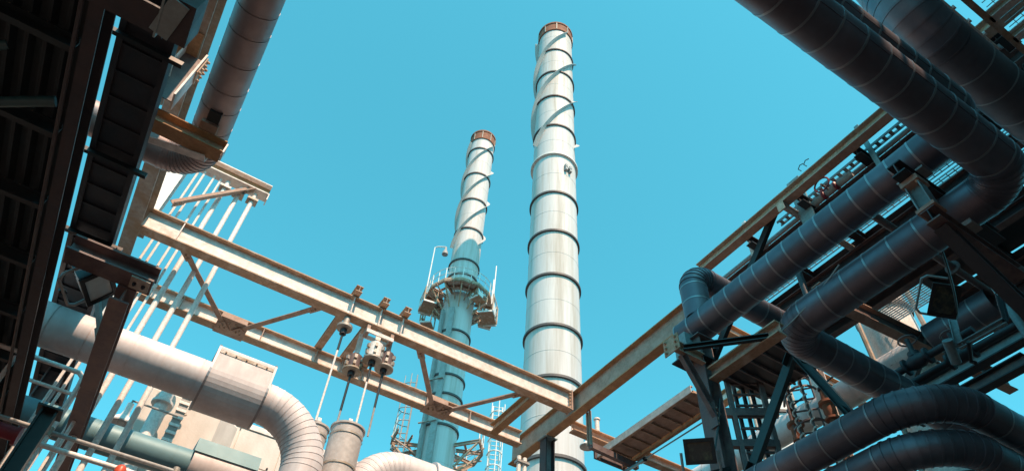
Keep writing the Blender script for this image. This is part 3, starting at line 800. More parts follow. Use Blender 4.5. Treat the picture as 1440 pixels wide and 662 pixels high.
# junction box under the rafter at the top edge
c = at(238, 26, Z=4.3)
th = Thing('junction_box', 'blue-grey plate box under the dark rafter at the top edge', 'junction box', c)
th.part('box_body', MB().box((c.x - 0.02, c.y - 0.22, c.z - 0.07), (c.x + 0.16, c.y + 0.12, c.z + 0.17)), 'dark')
th.part('lid', MB().hexa([(c.x - 0.045, c.y - 0.24, c.z - 0.09), (c.x - 0.03, c.y - 0.24, c.z - 0.09), (c.x - 0.03, c.y + 0.14, c.z - 0.09), (c.x - 0.045, c.y + 0.14, c.z - 0.09),
                          (c.x - 0.045, c.y - 0.24, c.z + 0.06), (c.x - 0.03, c.y - 0.24, c.z + 0.06), (c.x - 0.03, c.y + 0.14, c.z + 0.06), (c.x - 0.045, c.y + 0.14, c.z + 0.06)]), 'bluegrey')
th.part('glare_shield', MB().bar(at(222, 48, Z=4.22), at(254, 4, Z=4.22), 0.13, 0.01, (0, 0, 1)), 'bluegrey')

# ------------------------------------------------------------------ floodlights
def floodlight(label, c, aim, w, h, dep, mt='black', glass='glass', yoke=True, arm=None, upv=(0, 0, 1)):
    c = Vector(c); f = Vector(aim).normalized(); r = f.cross(Vector(upv)).normalized(); u = r.cross(f)
    th = Thing('floodlight', label, 'floodlight', c)
    def Q(a, b, d): return c + r * a + u * b + f * d
    th.part('housing', MB().hexa([Q(-w * .36, -h * .36, -dep), Q(w * .36, -h * .36, -dep), Q(w * .36, h * .36, -dep), Q(-w * .36, h * .36, -dep), Q(-w / 2, -h / 2, 0), Q(w / 2, -h / 2, 0), Q(w / 2, h / 2, 0), Q(-w / 2, h / 2, 0)]), mt)
    fr = MB(); t = 0.035
    fr.hexa([Q(-w/2-.01, -h/2-.01, 0), Q(w/2+.01, -h/2-.01, 0), Q(w/2+.01, -h/2+t, 0), Q(-w/2-.01, -h/2+t, 0), Q(-w/2-.01, -h/2-.01, .03), Q(w/2+.01, -h/2-.01, .03), Q(w/2+.01, -h/2+t, .03), Q(-w/2-.01, -h/2+t, .03)])
    fr.hexa([Q(-w/2-.01, h/2-t, 0), Q(w/2+.01, h/2-t, 0), Q(w/2+.01, h/2+.01, 0), Q(-w/2-.01, h/2+.01, 0), Q(-w/2-.01, h/2-t, .03), Q(w/2+.01, h/2-t, .03), Q(w/2+.01, h/2+.01, .03), Q(-w/2-.01, h/2+.01, .03)])
    for s_ in (-1, 1):
        a0, a1 = sorted((s_ * (w / 2 + .01), s_ * (w / 2 - t)))
        fr.hexa([Q(a0, -h/2+t, 0), Q(a1, -h/2+t, 0), Q(a1, h/2-t, 0), Q(a0, h/2-t, 0), Q(a0, -h/2+t, .03), Q(a1, -h/2+t, .03), Q(a1, h/2-t, .03), Q(a0, h/2-t, .03)])
    th.part('bezel', fr, mt)
    th.part('glass_pane', MB().hexa([Q(-w/2+t, -h/2+t, .002), Q(w/2-t, -h/2+t, .002), Q(w/2-t, h/2-t, .002), Q(-w/2+t, h/2-t, .002), Q(-w/2+t, -h/2+t, .012), Q(w/2-t, -h/2+t, .012), Q(w/2-t, h/2-t, .012), Q(-w/2+t, h/2-t, .012)]), glass)
    for k in range(5):
        a = -w * .3 + k * w * .15
        th.part('cooling_fin', MB().hexa([Q(a - .006, -h*.34, -dep-.06), Q(a + .006, -h*.34, -dep-.06), Q(a + .006, h*.34, -dep-.06), Q(a - .006, h*.34, -dep-.06), Q(a - .006, -h*.34, -dep), Q(a + .006, -h*.34, -dep), Q(a + .006, h*.34, -dep), Q(a - .006, h*.34, -dep)]), mt)
    if yoke:
        ww = w / 2 + 0.05; hh = -h / 2 - 0.14
        th.part('yoke', MB().tube([Q(-ww, 0, -dep*.5), Q(-ww, hh * .8, -dep*.5), Q(-ww * .8, hh, -dep*.5), Q(ww * .8, hh, -dep*.5), Q(ww, hh * .8, -dep*.5), Q(ww, 0, -dep*.5)], 0.018, 8), 'grey')
    if arm:
        th.part('mounting_arm', MB().bar(Q(0, -h/2 - .14, -dep*.5), Vector(arm), 0.07, 0.05), mt)
    return th
# left, under the dark beam
c = at(138, 402, Z=4.75)
floodlight('dark floodlight with pale glass on the left, below the cable tray', c, (0.80, -0.30, -0.66), 0.38, 0.30, 0.24, 'black', 'lens', True, (c.x - 0.28, c.y + 0.12, c.z - 0.12))

# ------------------------------------------------------------------ plum steel at the lower left
t = girder('steel_beam', 'stubby dark beam end with a bolted plate below the left girder', (-1.55, 6.5, 4.83), (-0.69, 6.5, 4.83), 0.2, 0.26, ('plum', 'plum'), 'beam')
pl = t.part('bolted_plate', MB().box((-0.90, 6.385, 4.706), (-0.71, 6.58, 4.728)), 'galv')
bolts(t, [(-0.85, 6.48, 4.706), (-0.76, 6.48, 4.706)], (0, 0, -1), pl, BOLTD)
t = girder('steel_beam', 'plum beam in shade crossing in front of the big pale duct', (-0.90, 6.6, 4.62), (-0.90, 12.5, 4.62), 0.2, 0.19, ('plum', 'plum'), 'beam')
brace('diagonal_brace', 'grey slanting strut from the cable tray down to the plum beam', (-1.62, 7.5, 5.75), (-0.98, 7.85, 4.75), 0.08, 'grey')
hcolumn('steel_column', 'dark column foot at the bottom left edge below the plum beam', -1.02, 7.75, -EYE, 3.75, 0.16, 0.16, ('black', 'black'))
# handrail with white tubes
HY = 8.5
th = Thing('handrail', 'white tube handrail at the lower left under the plum beam', 'handrail', (-0.87, HY, 2.2))
th.part('top_rail', MB().tube([(-2.1, HY, 4.69), (-1.08, HY, 4.69), (-1.02, HY, 4.64), (-1.01, HY, 4.54)], 0.03, 10), 'white')
for x in (-1.01, -1.75):
    th.part('rail_post', MB().tube([(x, HY, 2.6), (x, HY, 4.62)], 0.027, 10), 'white')
th.part('middle_rail', MB().tube([(-2.1, HY, 3.91), (1.9, HY, 3.91)], 0.025, 10), 'grey')
th.part('lower_rail', MB().tube([(-1.1, HY - 0.02, 3.74), (1.9, HY - 0.02, 3.74)], 0.03, 10), 'white')
for x in (-1.01, -1.75, 0.4):
    th.part('rail_fitting', MB().lathe((x, HY, 3.86), [(0, 0.04), (0.1, 0.04)], 10), 'galv')
q0 = at(118, 527, Y=8.2); 
th = Thing('handrail', 'shorter white handrail post behind the first, left of the plum beam', 'handrail', (-0.93, 9.35, 3.0))
th.part('rail_post', MB().tube([(-0.93, 9.35, 3.0), (-0.93, 9.35, 4.85)], 0.024, 10), 'white')
th.part('top_rail', MB().tube([(-2.0, 9.35, 4.85), (-0.93, 9.35, 4.85)], 0.024, 10), 'white')
# dark red pipe at the bottom-left corner
c = at(60, 622, Y=8.9)
th = Thing('red_pipe', 'dark red pipe low in the bottom left corner', 'pipe', (-3.5, 8.9, c.z))
for x in (-4.6, -3.5, -2.4):
    th.part('pipe_length', MB().tube([(x, 8.9, c.z), (x + 1.08, 8.9, c.z)], 0.08, 16), 'red')
    th.part('flange', MB().lathe((x + 1.06, 8.9, c.z), [(0, 0.12), (0.04, 0.12)], 16, axis=(1, 0, 0)), 'red')
# orange beacon
c = at(170, 659, Y=7.6)
th = Thing('warning_beacon', 'small orange-red warning beacon at the bottom edge, left', 'beacon', (c.x, c.y, c.z - 0.2))
th.part('dome', MB().lathe((c.x, c.y, c.z - 0.05), [(0, 0.055), (0.05, 0.055), (0.08, 0.04), (0.095, 0.015)], 16), 'orange')
th.part('base', MB().lathe((c.x, c.y, c.z - 0.16), [(0, 0.07), (0.1, 0.07), (0.11, 0.05)], 16), 'dark')
th.part('stalk', MB().tube([(c.x, c.y, 1.8), (c.x, c.y, c.z - 0.15)], 0.02, 8), 'grey')

# teal shaded pipe with pale sleeve, behind the uprights
th = Thing('insulated_pipe', 'teal lagged pipe with a pale sleeve along the bottom left', 'pipe', (-2, 10.55, 5.0))
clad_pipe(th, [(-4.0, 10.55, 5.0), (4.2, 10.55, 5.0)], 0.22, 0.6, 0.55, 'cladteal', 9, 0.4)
lp = [[(x, 10.55 + math.cos(a) * 0.30, 5.0 + math.sin(a) * 0.30) for a in [2 * math.pi * k / 28 for k in range(28)]] for x in (0.62, 1.55)]
sv = th.part('box_sleeve', MB().rings(lp, 0, True, True, True), 'cladlite')
th.part('sleeve_hood', MB().hexa([(0.60, 10.24, 5.10), (1.57, 10.24, 5.10), (1.57, 10.87, 5.10), (0.60, 10.87, 5.10), (0.60, 10.29, 5.33), (1.57, 10.29, 5.33), (1.57, 10.81, 5.33), (0.60, 10.81, 5.33)]), 'cladteal', sv)

# bell-shaded yard lamp
c = at(168, 597, Y=11.6)
th = Thing('yard_lamp', 'cream bell-shaded yard lamp between the white uprights, lower left', 'lamp', (c.x, c.y, c.z))
sh = th.part('lamp_shade', MB().lathe(c, [(0, 0.20), (0.02, 0.205), (0.10, 0.15), (0.17, 0.07), (0.26, 0.05), (0.40, 0.05)], 20, caps=False), 'white')
th.part('bulb', MB().lathe(c + Vector((0, 0, 0.01)), [(0, 0.02), (0.02, 0.06), (0.08, 0.06), (0.12, 0.03)], 12), 'lens', sh)
th.part('lamp_arm', MB().tube([c + Vector((0, 0, 0.38)), c + Vector((0, 0, 0.46)), c + Vector((0.75, 0, 0.46))], 0.02, 8), 'grey')

# ------------------------------------------------------------------ pale process building behind the duct
BY = 14.0
th = Thing('process_building', 'pale panelled process building behind the duct elbow at the bottom left', 'building', (2.5, BY + 2, -EYE))
th.part('wall', MB().box((0.55, BY, -EYE), (5.2, BY + 5, 7.75)), 'wall')
xs = [0.56, 1.5, 2.45, 3.4, 4.3, 5.19]; zs = [7.74, 7.0, 5.9, 4.6, 3.0]
for i in range(5):
    for j in range(4):
        th.part('wall_panel', MB().box((xs[i] + 0.012, BY - 0.035, zs[j + 1] + 0.012), (xs[i + 1] - 0.012, BY + 0.01, zs[j] - 0.012)), 'wall')
th.part('roof_edge', MB().box((0.5, BY - 0.06, 7.752), (5.25, BY + 5.05, 7.87)), 'cream')
# chamfered hopper block on its left
hop = MB()
lp = []
for z, x0, x1, y0 in ((-EYE, -0.45, 1.35, BY - 1.3), (7.2, -0.45, 1.35, BY - 1.3), (7.95, 0.0, 0.95, BY - 0.8)):
    lp.append([(x0, y0, z), (x1 - 0.4, y0, z), (x1, y0 + 0.4, z), (x1, BY - 0.001, z), (x0, BY - 0.001, z)])
hop.rings(lp, 0, False, True, True)
hb = th.part('hopper_block', hop, 'wall')
for z in (3.4, 4.8, 6.1):
    th.part('panel_joint_strip', MB().box((-0.46, BY - 1.32, z), (0.96, BY - 1.3, z + 0.03)), 'galv', hb)
for x, z in ((0.18, 6.75), (1.15, 5.2), (2.2, 6.3)):
    yy = BY - 1.32 if x < 1 else BY - 0.04
    hd = th.part('wall_bracket', MB().bar((x, yy - 0.12, z), (x + 0.16, yy - 0.12, z + 0.1), 0.05, 0.05), 'galv')
    th.part('bracket_foot', MB().box((x, yy - 0.11, z - 0.03), (x + 0.04, yy + 0.002, z + 0.01)), 'galv', hd)
for k in range(12):
    th.share('bolt', BOLTD, frame_from((1.4 + k * 0.3, BY - 0.036, 7.05), (0, -1, 0)))
# vertical white vent pipe with flange, and its perforated strip
th = Thing('vent_pipe', 'white vent pipe with a flange standing before the pale building', 'pipe', (-0.2, 12.3, -EYE))
q = at(232, 560, Y=12.3)
for z0, z1 in ((5.9, 6.75), (6.75, 7.55)):
    th.part('pipe_length', MB().tube([(q.x, 12.3, z0), (q.x, 12.3, z1)], 0.12, 18), 'white')
th.part('pipe_length', MB().tube([(q.x, 12.3, -EYE), (q.x, 12.3, 5.86)], 0.12, 18), 'white')
for z in (5.86, 6.72, 7.5):
    th.part('flange', MB().lathe((q.x, 12.3, z), [(0, 0.19), (0.05, 0.19)], 20), 'white')
th.part('perforated_strip', MB().box((q.x + 0.26, 12.28, 5.4), (q.x + 0.42, 12.31, 7.2)), 'grey')
for k in range(11):
    th.part('strip_rib', MB().box((q.x + 0.25, 12.25, 5.5 + k * 0.15), (q.x + 0.43, 12.279, 5.55 + k * 0.15)), 'white')

# ------------------------------------------------------------------ right: column line and brackets
CX, CYY = 6.30, 5.36
BX = 5.74                                   # outer end of the bracket arm
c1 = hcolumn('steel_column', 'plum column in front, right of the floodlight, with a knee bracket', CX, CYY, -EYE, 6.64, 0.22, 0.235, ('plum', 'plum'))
t = girder('steel_beam', 'brown beam from the front column rising right behind the lower pipe elbow', (CX, 3.97, 5.95), (CX, CYY - 0.13, 5.95), 0.20, 0.17, ('brown', 'rust'), 'beam')
t = Thing('knee_bracket', 'brown bracket arm with knee brace sticking out left from the front column', 'bracket', (CX, CYY, 6.0), kind='thing')
t.part('arm', MB().channel((BX - 0.12, CYY - 0.10, 6.17), (CX - 0.13, CYY - 0.10, 6.17), 0.17, 0.08, 1), ['rust', 'brown'])
t.part('knee', MB().channel((BX + 0.02, CYY - 0.10, 6.06), (CX - 0.08, CYY - 0.10, 5.25), 0.13, 0.07, 1), ['plum', 'plum'])
t.part('end_plate', MB().box((BX - 0.14, CYY - 0.25, 6.05), (BX - 0.122, CYY + 0.05, 6.32)), 'rust')
t.part('gusset_plate', MB().box((CX - 0.135, CYY - 0.17, 5.08), (CX - 0.118, CYY - 0.04, 5.46)), 'plum')
t.part('plan_strut', MB().channel((BX - 0.08, CYY - 0.27, 6.03), (CX - 0.03, 4.16, 5.90), 0.085, 0.06, 1), ['black', 'black'])
bolts(t, [(BX - 0.14, CYY - 0.2 + i * 0.2, 6.09 + j * 0.09) for i in (0, 1) for j in range(3)], (-1, 0, 0))
bolts(t, [(CX - 0.10, CYY - 0.135, 5.12 + j * 0.08) for j in range(4)], (-0.4, -1, 0))
t = Thing('pipe_stool', 'grey pipe stool on the bracket under the capped end of the upper pipe', 'pipe support', (6.3, 5.3, 6.27), kind='thing')
t.part('stool_box', MB().box((6.05, 5.38, 6.285), (6.36, 5.62, 6.742)), 'bluegrey')
t.part('wear_plate', MB().box((5.98, 5.22, 6.262), (6.42, 5.66, 6.283)), 'dark')
# walkway seen from below between the column and the girder corner
WZ = 7.12; WX0, WX1 = 7.50, 8.18
th = Thing('walkway', 'brown ribbed walkway seen from below, left of the front column', 'walkway', (7.8, 6.8, WZ))
th.part('side_channel', MB().channel((WX0, 6.75, WZ + 0.0), (WX0, 9.42, WZ + 0.0), 0.14, 0.06, 1), ['cream', 'rust'])
th.part('side_channel', MB().channel((WX1, 6.75, WZ + 0.0), (WX1, 9.42, WZ + 0.0), 0.14, 0.06, -1), ['ochre', 'ochre'])
th.part('end_channel', MB().box((WX0 - 0.05, 9.425, WZ - 0.09), (WX1 + 0.08, 9.47, WZ + 0.09)), 'plum')
n = 9
for k in range(n):
    y = 6.78 + k * (2.62 / n)
    th.part('tread_plate', MB().box((WX0 + 0.07, y + 0.008, WZ + 0.0), (WX1 - 0.07, y + 2.62 / n - 0.008, WZ + 0.012)), 'brown')
    th.part('tread_rib', MB().box((WX0 + 0.07, y - 0.012, WZ - 0.035), (WX1 - 0.07, y + 0.006, WZ + 0.011)), 'rust')
t = Thing('hanger_post', 'upright hanger post between the brown girder and the walkway end', 'post', (7.1, 9.3, 6.9), kind='thing')
q = at(829, 578, X=6.95)
t.part('post', MB().channel((q.x, q.y, 6.85), (q.x, q.y, 7.595), 0.09, 0.06, 1, up=(0, 1, 0)), ['brown', 'brown'])
t.part('foot_bar', MB().bar((q.x - 0.02, q.y, 6.86), (8.15, q.y + 0.12, 6.90), 0.09, 0.12), 'plum')
# far beam that carries on to the right of the corner
t = girder('steel_beam', 'pale beam running on to the right beyond the girder corner, low', (7.0, Y1 + 0.35, 7.62), (13.5, Y1 + 0.35, 7.62), 0.2, 0.18, ('cream', 'rust'), 'beam')
q = at(843, 580, Y=Y1 + 0.2)
th = Thing('vent_stub', 'small pale vent stub standing on the beam beyond the corner', 'vent', (q.x, Y1 + 0.2, 7.7))
th.part('stub', MB().tube([(q.x, Y1 + 0.3, 7.72), (q.x, Y1 + 0.3, 8.0)], 0.05, 12), 'white')
th.part('cap', MB().lathe((q.x, Y1 + 0.3, 7.99), [(0, 0.07), (0.03, 0.07), (0.05, 0.04)], 12), 'white')
c = at(826, 628, Y=10.4)
th = Thing('yard_lamp', 'cream dish lamp behind the hanger post near the girder corner', 'lamp', c)
th.part('lamp_shade', MB().lathe(c, [(0, 0.17), (0.02, 0.17), (0.08, 0.10), (0.12, 0.05), (0.2, 0.05)], 18, caps=False), 'white')
th.part('stem', MB().tube([c + Vector((0, 0, 0.18)), c + Vector((0, 0, 1.0))], 0.015, 8), 'grey')
# tie rod with turnbuckle
a = at(870, 668, Y=9.6); b = at(1000, 586, Y=5.6)
th = Thing('tie_rod', 'black tie rod with a turnbuckle slanting up to the front column', 'tie rod', a)
u = (b - a)
th.part('rod', MB().tube([a, b], 0.012, 8), 'black')
th.part('turnbuckle', MB().tube([a, a + u * 0.30, a + u * 0.31, a + u * 0.36], [0.035, 0.035, 0.05, 0.045], 10), 'black')
# floodlight on the column
c = at(984, 634, Y=5.2)
floodlight('black floodlight facing the viewer beside the front column, bottom right of centre', c, (-0.60, -0.62, -0.42), 0.35, 0.285, 0.17, 'black', 'glass', True, (CX - 0.05, CYY - 0.13, c.z - 0.05))

# ------------------------------------------------------------------ right: the clad pipes
RU = 0.24; ZU = 6.98; XU = 6.39
th = Thing('clad_pipe', 'upper clad pipe running from behind the top right pipe to a capped end', 'pipe', (XU, 0.92, ZU))
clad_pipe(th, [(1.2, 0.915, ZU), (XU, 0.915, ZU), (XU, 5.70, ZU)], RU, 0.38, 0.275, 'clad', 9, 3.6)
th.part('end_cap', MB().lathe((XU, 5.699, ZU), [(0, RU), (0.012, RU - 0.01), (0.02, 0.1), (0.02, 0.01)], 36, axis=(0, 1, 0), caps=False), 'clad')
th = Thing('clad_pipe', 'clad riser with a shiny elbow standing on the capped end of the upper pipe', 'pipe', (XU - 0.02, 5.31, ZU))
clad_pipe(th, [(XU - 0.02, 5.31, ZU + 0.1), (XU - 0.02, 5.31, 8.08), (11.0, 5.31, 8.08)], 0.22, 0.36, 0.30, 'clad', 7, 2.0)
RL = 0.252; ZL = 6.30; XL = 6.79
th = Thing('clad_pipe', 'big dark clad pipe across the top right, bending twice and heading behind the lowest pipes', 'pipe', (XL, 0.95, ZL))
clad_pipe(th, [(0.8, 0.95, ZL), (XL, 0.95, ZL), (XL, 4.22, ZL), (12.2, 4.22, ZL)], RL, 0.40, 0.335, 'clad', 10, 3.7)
R3 = 0.223; Z3 = 5.04; X3 = 7.585
th = Thing('clad_pipe', 'upper of the paired clad pipes at the bottom right, bending to the right edge', 'pipe', (X3, 3.07, Z3))
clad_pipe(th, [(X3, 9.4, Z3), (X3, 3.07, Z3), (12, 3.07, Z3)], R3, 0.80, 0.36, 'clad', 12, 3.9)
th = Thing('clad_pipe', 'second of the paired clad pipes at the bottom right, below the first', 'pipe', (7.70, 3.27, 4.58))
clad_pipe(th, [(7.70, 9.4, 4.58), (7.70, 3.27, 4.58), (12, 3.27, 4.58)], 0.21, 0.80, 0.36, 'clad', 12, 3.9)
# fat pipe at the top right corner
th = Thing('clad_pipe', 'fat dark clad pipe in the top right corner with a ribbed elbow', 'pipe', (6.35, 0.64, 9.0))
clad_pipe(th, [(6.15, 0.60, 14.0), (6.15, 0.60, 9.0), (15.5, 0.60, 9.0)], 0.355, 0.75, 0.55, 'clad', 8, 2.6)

# ------------------------------------------------------------------ right: trestle that carries the two pipes
TY = 1.70
t = Thing('pipe_trestle', 'dark trestle with a pale post under the two mid-right pipes', 'pipe support', (6.23, TY, 5.8), kind='thing')
t.part('upper_beam', MB().ibeam((5.98, TY, 6.635), (7.9, TY, 6.635), 0.19, 0.17), ['plum', 'dark'])
t.part('lower_beam', MB().ibeam((6.13, TY, 5.90), (7.73, TY, 5.90), 0.19, 0.17), ['dark', 'plum'])
t.part('post', MB().ibeam((6.23, TY, 5.997), (6.23, TY, 6.538), 0.17, 0.17, 0.014, 0.01, (0, 1, 0)), ['bluegrey', 'bluegrey'])
t.part('post_cap', MB().box((6.12, TY - 0.11, 6.46), (6.35, TY + 0.11, 6.537)), 'brown')
t.part('post_foot', MB().box((6.12, TY - 0.11, 5.998), (6.35, TY + 0.11, 6.045)), 'brown')
bolts(t, [(6.16 + i * 0.15, TY - 0.07, 6.46) for i in (0, 1)], (0, 0, -1))
t.part('knee_brace', MB().ibeam((6.30, TY + 0.02, 5.84), (7.80, TY + 0.02, 4.66), 0.17, 0.15), ['dark', 'dark'])
t.part('pipe_shoe', MB().box((XU - 0.1, TY - 0.17, 6.732), (XU + 0.1, TY + 0.17, 6.765)), 'grey')
t.part('pipe_shoe', MB().box((XL - 0.1, TY - 0.17, 5.997), (XL + 0.1, TY + 0.17, 6.06)), 'grey')
hcolumn('steel_column', 'dark column at the right edge that takes the trestle knee brace', 7.88, TY + 0.02, -EYE, 5.79, 0.2, 0.2, ('dark', 'dark'))

# ------------------------------------------------------------------ right: upper platform with open gratings
PZ = 10.72
XE = 8.62
t = girder('platform_edge_beam', 'long rusty edge beam of the upper platform against the sky, right', (XE, -1.5, 10.83), (XE, 6.9, 10.83), 0.25, 0.2, ('rust', 'brown'), 'beam')
th = Thing('upper_platform', 'upper platform of open grating and dark joists seen from below, right', 'platform', (11.5, 3, PZ))
yj = [0.2, 1.55, 2.9, 4.25, 5.6, 6.95]
xj = [9.15, 10.6, 12.05, 13.5, 14.95]
for y in yj:
    th.part('joist', MB().ibeam((XE + 0.11, y, PZ - 0.02), (15.2 if y < 4.5 else 12.15, y, PZ - 0.02), 0.22, 0.16), ['dark', 'dark'])
for x in xj:
    th.part('bearer', MB().ibeam((x, 0.1, PZ - 0.30), (x, 7.05 if x < 12.5 else 4.35, PZ - 0.30), 0.26, 0.18), ['dark', 'plum'])
def grating(dx, dy, pitch=0.075, cross=0.15):
    b = MB(); x = 0.0
    while x <= dx:
        b.box((x, 0, 0), (x + 0.012, dy, 0.035)); x += pitch
    y = 0.0
    while y <= dy:
        b.box((0, y, 0.02), (dx, y + 0.014, 0.034)); y += cross
    return b
GM = grating(1.38, 1.28).mesh('grating_panel', [M['grate']])
PLATE = MB().box((0, 0, 0), (1.38, 1.28, 0.012)).mesh('floor_plate', [M['dark']])
solid = {(0, 0), (1, 3), (2, 1), (2, 2), (3, 0), (3, 3), (1, 4), (2, 4), (3, 1), (3, 2), (1, 2)}
for i in range(4):
    for j in range(5):
        if (i >= 3 and j >= 3) or (i, j) == (2, 4): continue
        m4 = Matrix.Translation(Vector((xj[i] + 0.03, yj[j] + 0.03, PZ + 0.10)))
        if (i, j) in solid: th.share('floor_plate', PLATE, m4)
        else: th.share('grating_panel', GM, m4)
# ladder-type tray and tube that run beside the edge beam
th = Thing('ladder_tray', 'thin teal ladder tray beside the rusty edge beam, upper right', 'cable tray', (9.05, 0.5, 10.9))
for x in (8.98, 9.10):
    th.part('side_rail', MB().bar((x, 0.0, 10.85), (x, 5.0, 10.85), 0.015, 0.06), 'bluegrey')
for k in range(34):
    th.part('rung', MB().box((8.985, 0.1 + k * 0.145, 10.835), (9.095, 0.17 + k * 0.145, 10.85)), 'bluegrey')
single('guard_tube', MB().tube([(9.22, 0.0, 10.8), (9.22, 6.9, 10.8)], 0.035, 10), 'grey', 'thin grey tube running beside the ladder tray, upper right', 'tube', (9.22, 0, 10.8))
for k, (y, lb) in enumerate(((2.75, 'upright flat post right of the rusty edge beam, near the big pipe'), (5.75, 'upright white post above the shiny elbow'), (4.35, 'wide grey post beside the red valve'))):
    w = 0.09 if k < 2 else 0.3
    single('rail_stanchion', MB().bar((9.0, y, 10.1 if k != 1 else 10.2), (9.0, y, 11.6), w, 0.05, (1, 0, 0)), 'bluegrey' if k != 1 else 'white', lb, 'post', (9.0, y, 10.1))
t = Thing('cross_strut', 'pale rolled strut from the rusty edge beam to behind the upper pipe', 'strut', (XE, 4.55, 10.7), kind='thing')
t.part('strut_body', MB().channel((XE - 0.08, 4.55, 10.62), (11.0, 4.55, 10.62), 0.16, 0.08, 1), ['grey', 'grey'])
t.part('end_plate', MB().box((XE - 0.1, 4.47, 10.5), (XE - 0.085, 4.63, 10.74)), 'rust')
# red valve on the platform
c = at(1168, 268, X=9.05)
th = Thing('valve', 'red valve with handwheel on the upper platform behind the rusty edge beam', 'valve', c)
th.part('valve_body', MB().lathe(c, [(-0.2, 0.05), (-0.16, 0.10), (-0.12, 0.10), (-0.1, 0.06), (0.1, 0.06), (0.12, 0.10), (0.16, 0.10), (0.2, 0.05)], 18, axis=(0, 1, 0)), 'red')
th.part('handwheel', MB().tube([c + Vector((-0.25, math.cos(a) * 0.16, math.sin(a) * 0.16)) for a in [2 * math.pi * k / 16 for k in range(17)]], 0.018, 6), 'red')
th.part('stem', MB().tube([c, c + Vector((-0.27, 0, 0))], 0.025, 8), 'galv')
th.part('pipe_stub', MB().tube([c + Vector((0, -0.5, 0)), c + Vector((0, 0.5, 0))], 0.07, 12), 'grey')
# bent wires on the edge beam
c = at(1134, 233, X=XE)
th = Thing('wire_loop', 'thin bent wires sticking up from the rusty edge beam', 'wire', c)
for k, o in enumerate((0.0, 0.14)):
    th.part('wire', MB().tube([c + Vector((0, o, -0.02)), c + Vector((0.0, o + 0.04, 0.08)), c + Vector((0, o - 0.02, 0.15)), c + Vector((0, o - 0.10, 0.12))], 0.010, 6), 'black')
# black bracing behind the upper pipe
def heavy_brace(label, p0, p1, w=0.16, mt='black'):
    t = Thing('channel_brace', label, 'brace', p0, kind='thing')
    t.part('channel', MB().channel(p0, p1, w, w * 0.55, 1), [mt, mt])
    a = (Vector(p1) - Vector(p0)).normalized()
    for p, s_ in ((Vector(p0), 1), (Vector(p1), -1)):
        t.part('end_plate', MB().bar(p, p + a * s_ * 0.28, w * 1.3, 0.016, ox=0.0), mt)
p0 = at(1086, 300, X=8.75); p1 = at(1000, 508, X=9.0)
heavy_brace('black channel brace crossing behind the upper clad pipe', p0, p1)
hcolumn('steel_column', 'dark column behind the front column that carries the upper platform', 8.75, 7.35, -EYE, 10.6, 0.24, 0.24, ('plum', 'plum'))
heavy_brace('black brace leaning left down from the lower pipe elbow', at(1112, 498, X=11), at(1052, 668, X=11), 0.22)
heavy_brace('black brace leaning right down from the lower pipe elbow', at(1122, 500, X=11), at(1200, 585, X=11), 0.18)

# ladder tower right of the front column
lx, ly = 11.3, 8.52
tt = Thing('ladder_tower', 'dark latticed ladder tower right of the front column', 'ladder', (lx, ly, -EYE))
e = Vector((0.8, -0.6, 0))
for s_ in (-1, 1):
    p = Vector((lx, ly, 0)) + e * 0.34 * s_
    tt.part('stile', MB().channel(p + Vector((0, 0, -EYE)), p + Vector((0, 0, 10.4)), 0.16, 0.1, -s_, up=(0.6, 0.8, 0)), ['plum', 'plum'])
for k in range(34):
    z = 0.3 + k * 0.3
    tt.part('rung', MB().bar(Vector((lx, ly, z)) - e * 0.3, Vector((lx, ly, z)) + e * 0.3, 0.05, 0.05), 'plum')
for s_ in (-0.33, 0, 0.33):
    p = Vector((lx + 0.12, ly + 0.16, 0)) + e * 0.3 * s_ * 2
    tt.part('cable', MB().tube([p + Vector((0, 0, -EYE)), p + Vector((0, 0, 10.3))], 0.05, 8), 'dark')
tt.part('landing_frame', MB().bar(Vector((lx, ly, 9.1)) - e * 0.75, Vector((lx, ly, 9.1)) + e * 0.6, 0.14, 0.2), 'plum')
tt.part('landing_frame', MB().bar(Vector((lx, ly, 8.3)) - e * 0.9, Vector((lx, ly, 8.3)) + e * 0.45, 0.14, 0.16), 'plum')
tt.part('landing_sheet', MB().box((lx - 0.6, ly - 2.2, 9.9), (lx + 0.9, ly + 0.2, 9.94)), 'dark')
for k in range(7):
    tt.part('landing_rib', MB().box((lx - 0.6, ly - 2.2 + k * 0.36, 9.83), (lx + 0.9, ly - 2.16 + k * 0.36, 9.899)), 'plum')

# floodlight and its frame under the right platform
c = at(1328, 422, Z=6.55)
floodlight('large dark floodlight tilted under the right platform, near the right edge', c, (-0.55, -0.05, -0.83), 0.46, 0.32, 0.2, 'black', 'glass', True, None, (0.75, -0.62, -0.2))
p = at(1350, 488, Z=6.3); q = at(1415, 452, Z=6.3)
t = Thing('lamp_frame', 'grey channel frame below the large dark floodlight at the right', 'frame', p, kind='thing')
t.part('front_channel', MB().channel(p, q, 0.09, 0.06, 1), ['bluegrey', 'bluegrey'])
t.part('side_channel', MB().channel(p + Vector((0.0, 0, 0.0)), at(1340, 450, Z=6.75), 0.10, 0.06, 1), ['bluegrey', 'bluegrey'])
t.part('side_channel', MB().channel(q, at(1404, 415, Z=6.75), 0.08, 0.06, 1), ['dark', 'dark'])
t.part('drop_tube', MB().tube([at(1332, 478, Z=6.4), at(1345, 510, Z=6.2)], 0.07, 12), 'bluegrey')
t.part('drop_tube', MB().tube([at(1362, 480, Z=6.2), at(1366, 508, Z=6.1), at(1372, 510, Z=6.05)], 0.03, 8), 'black')
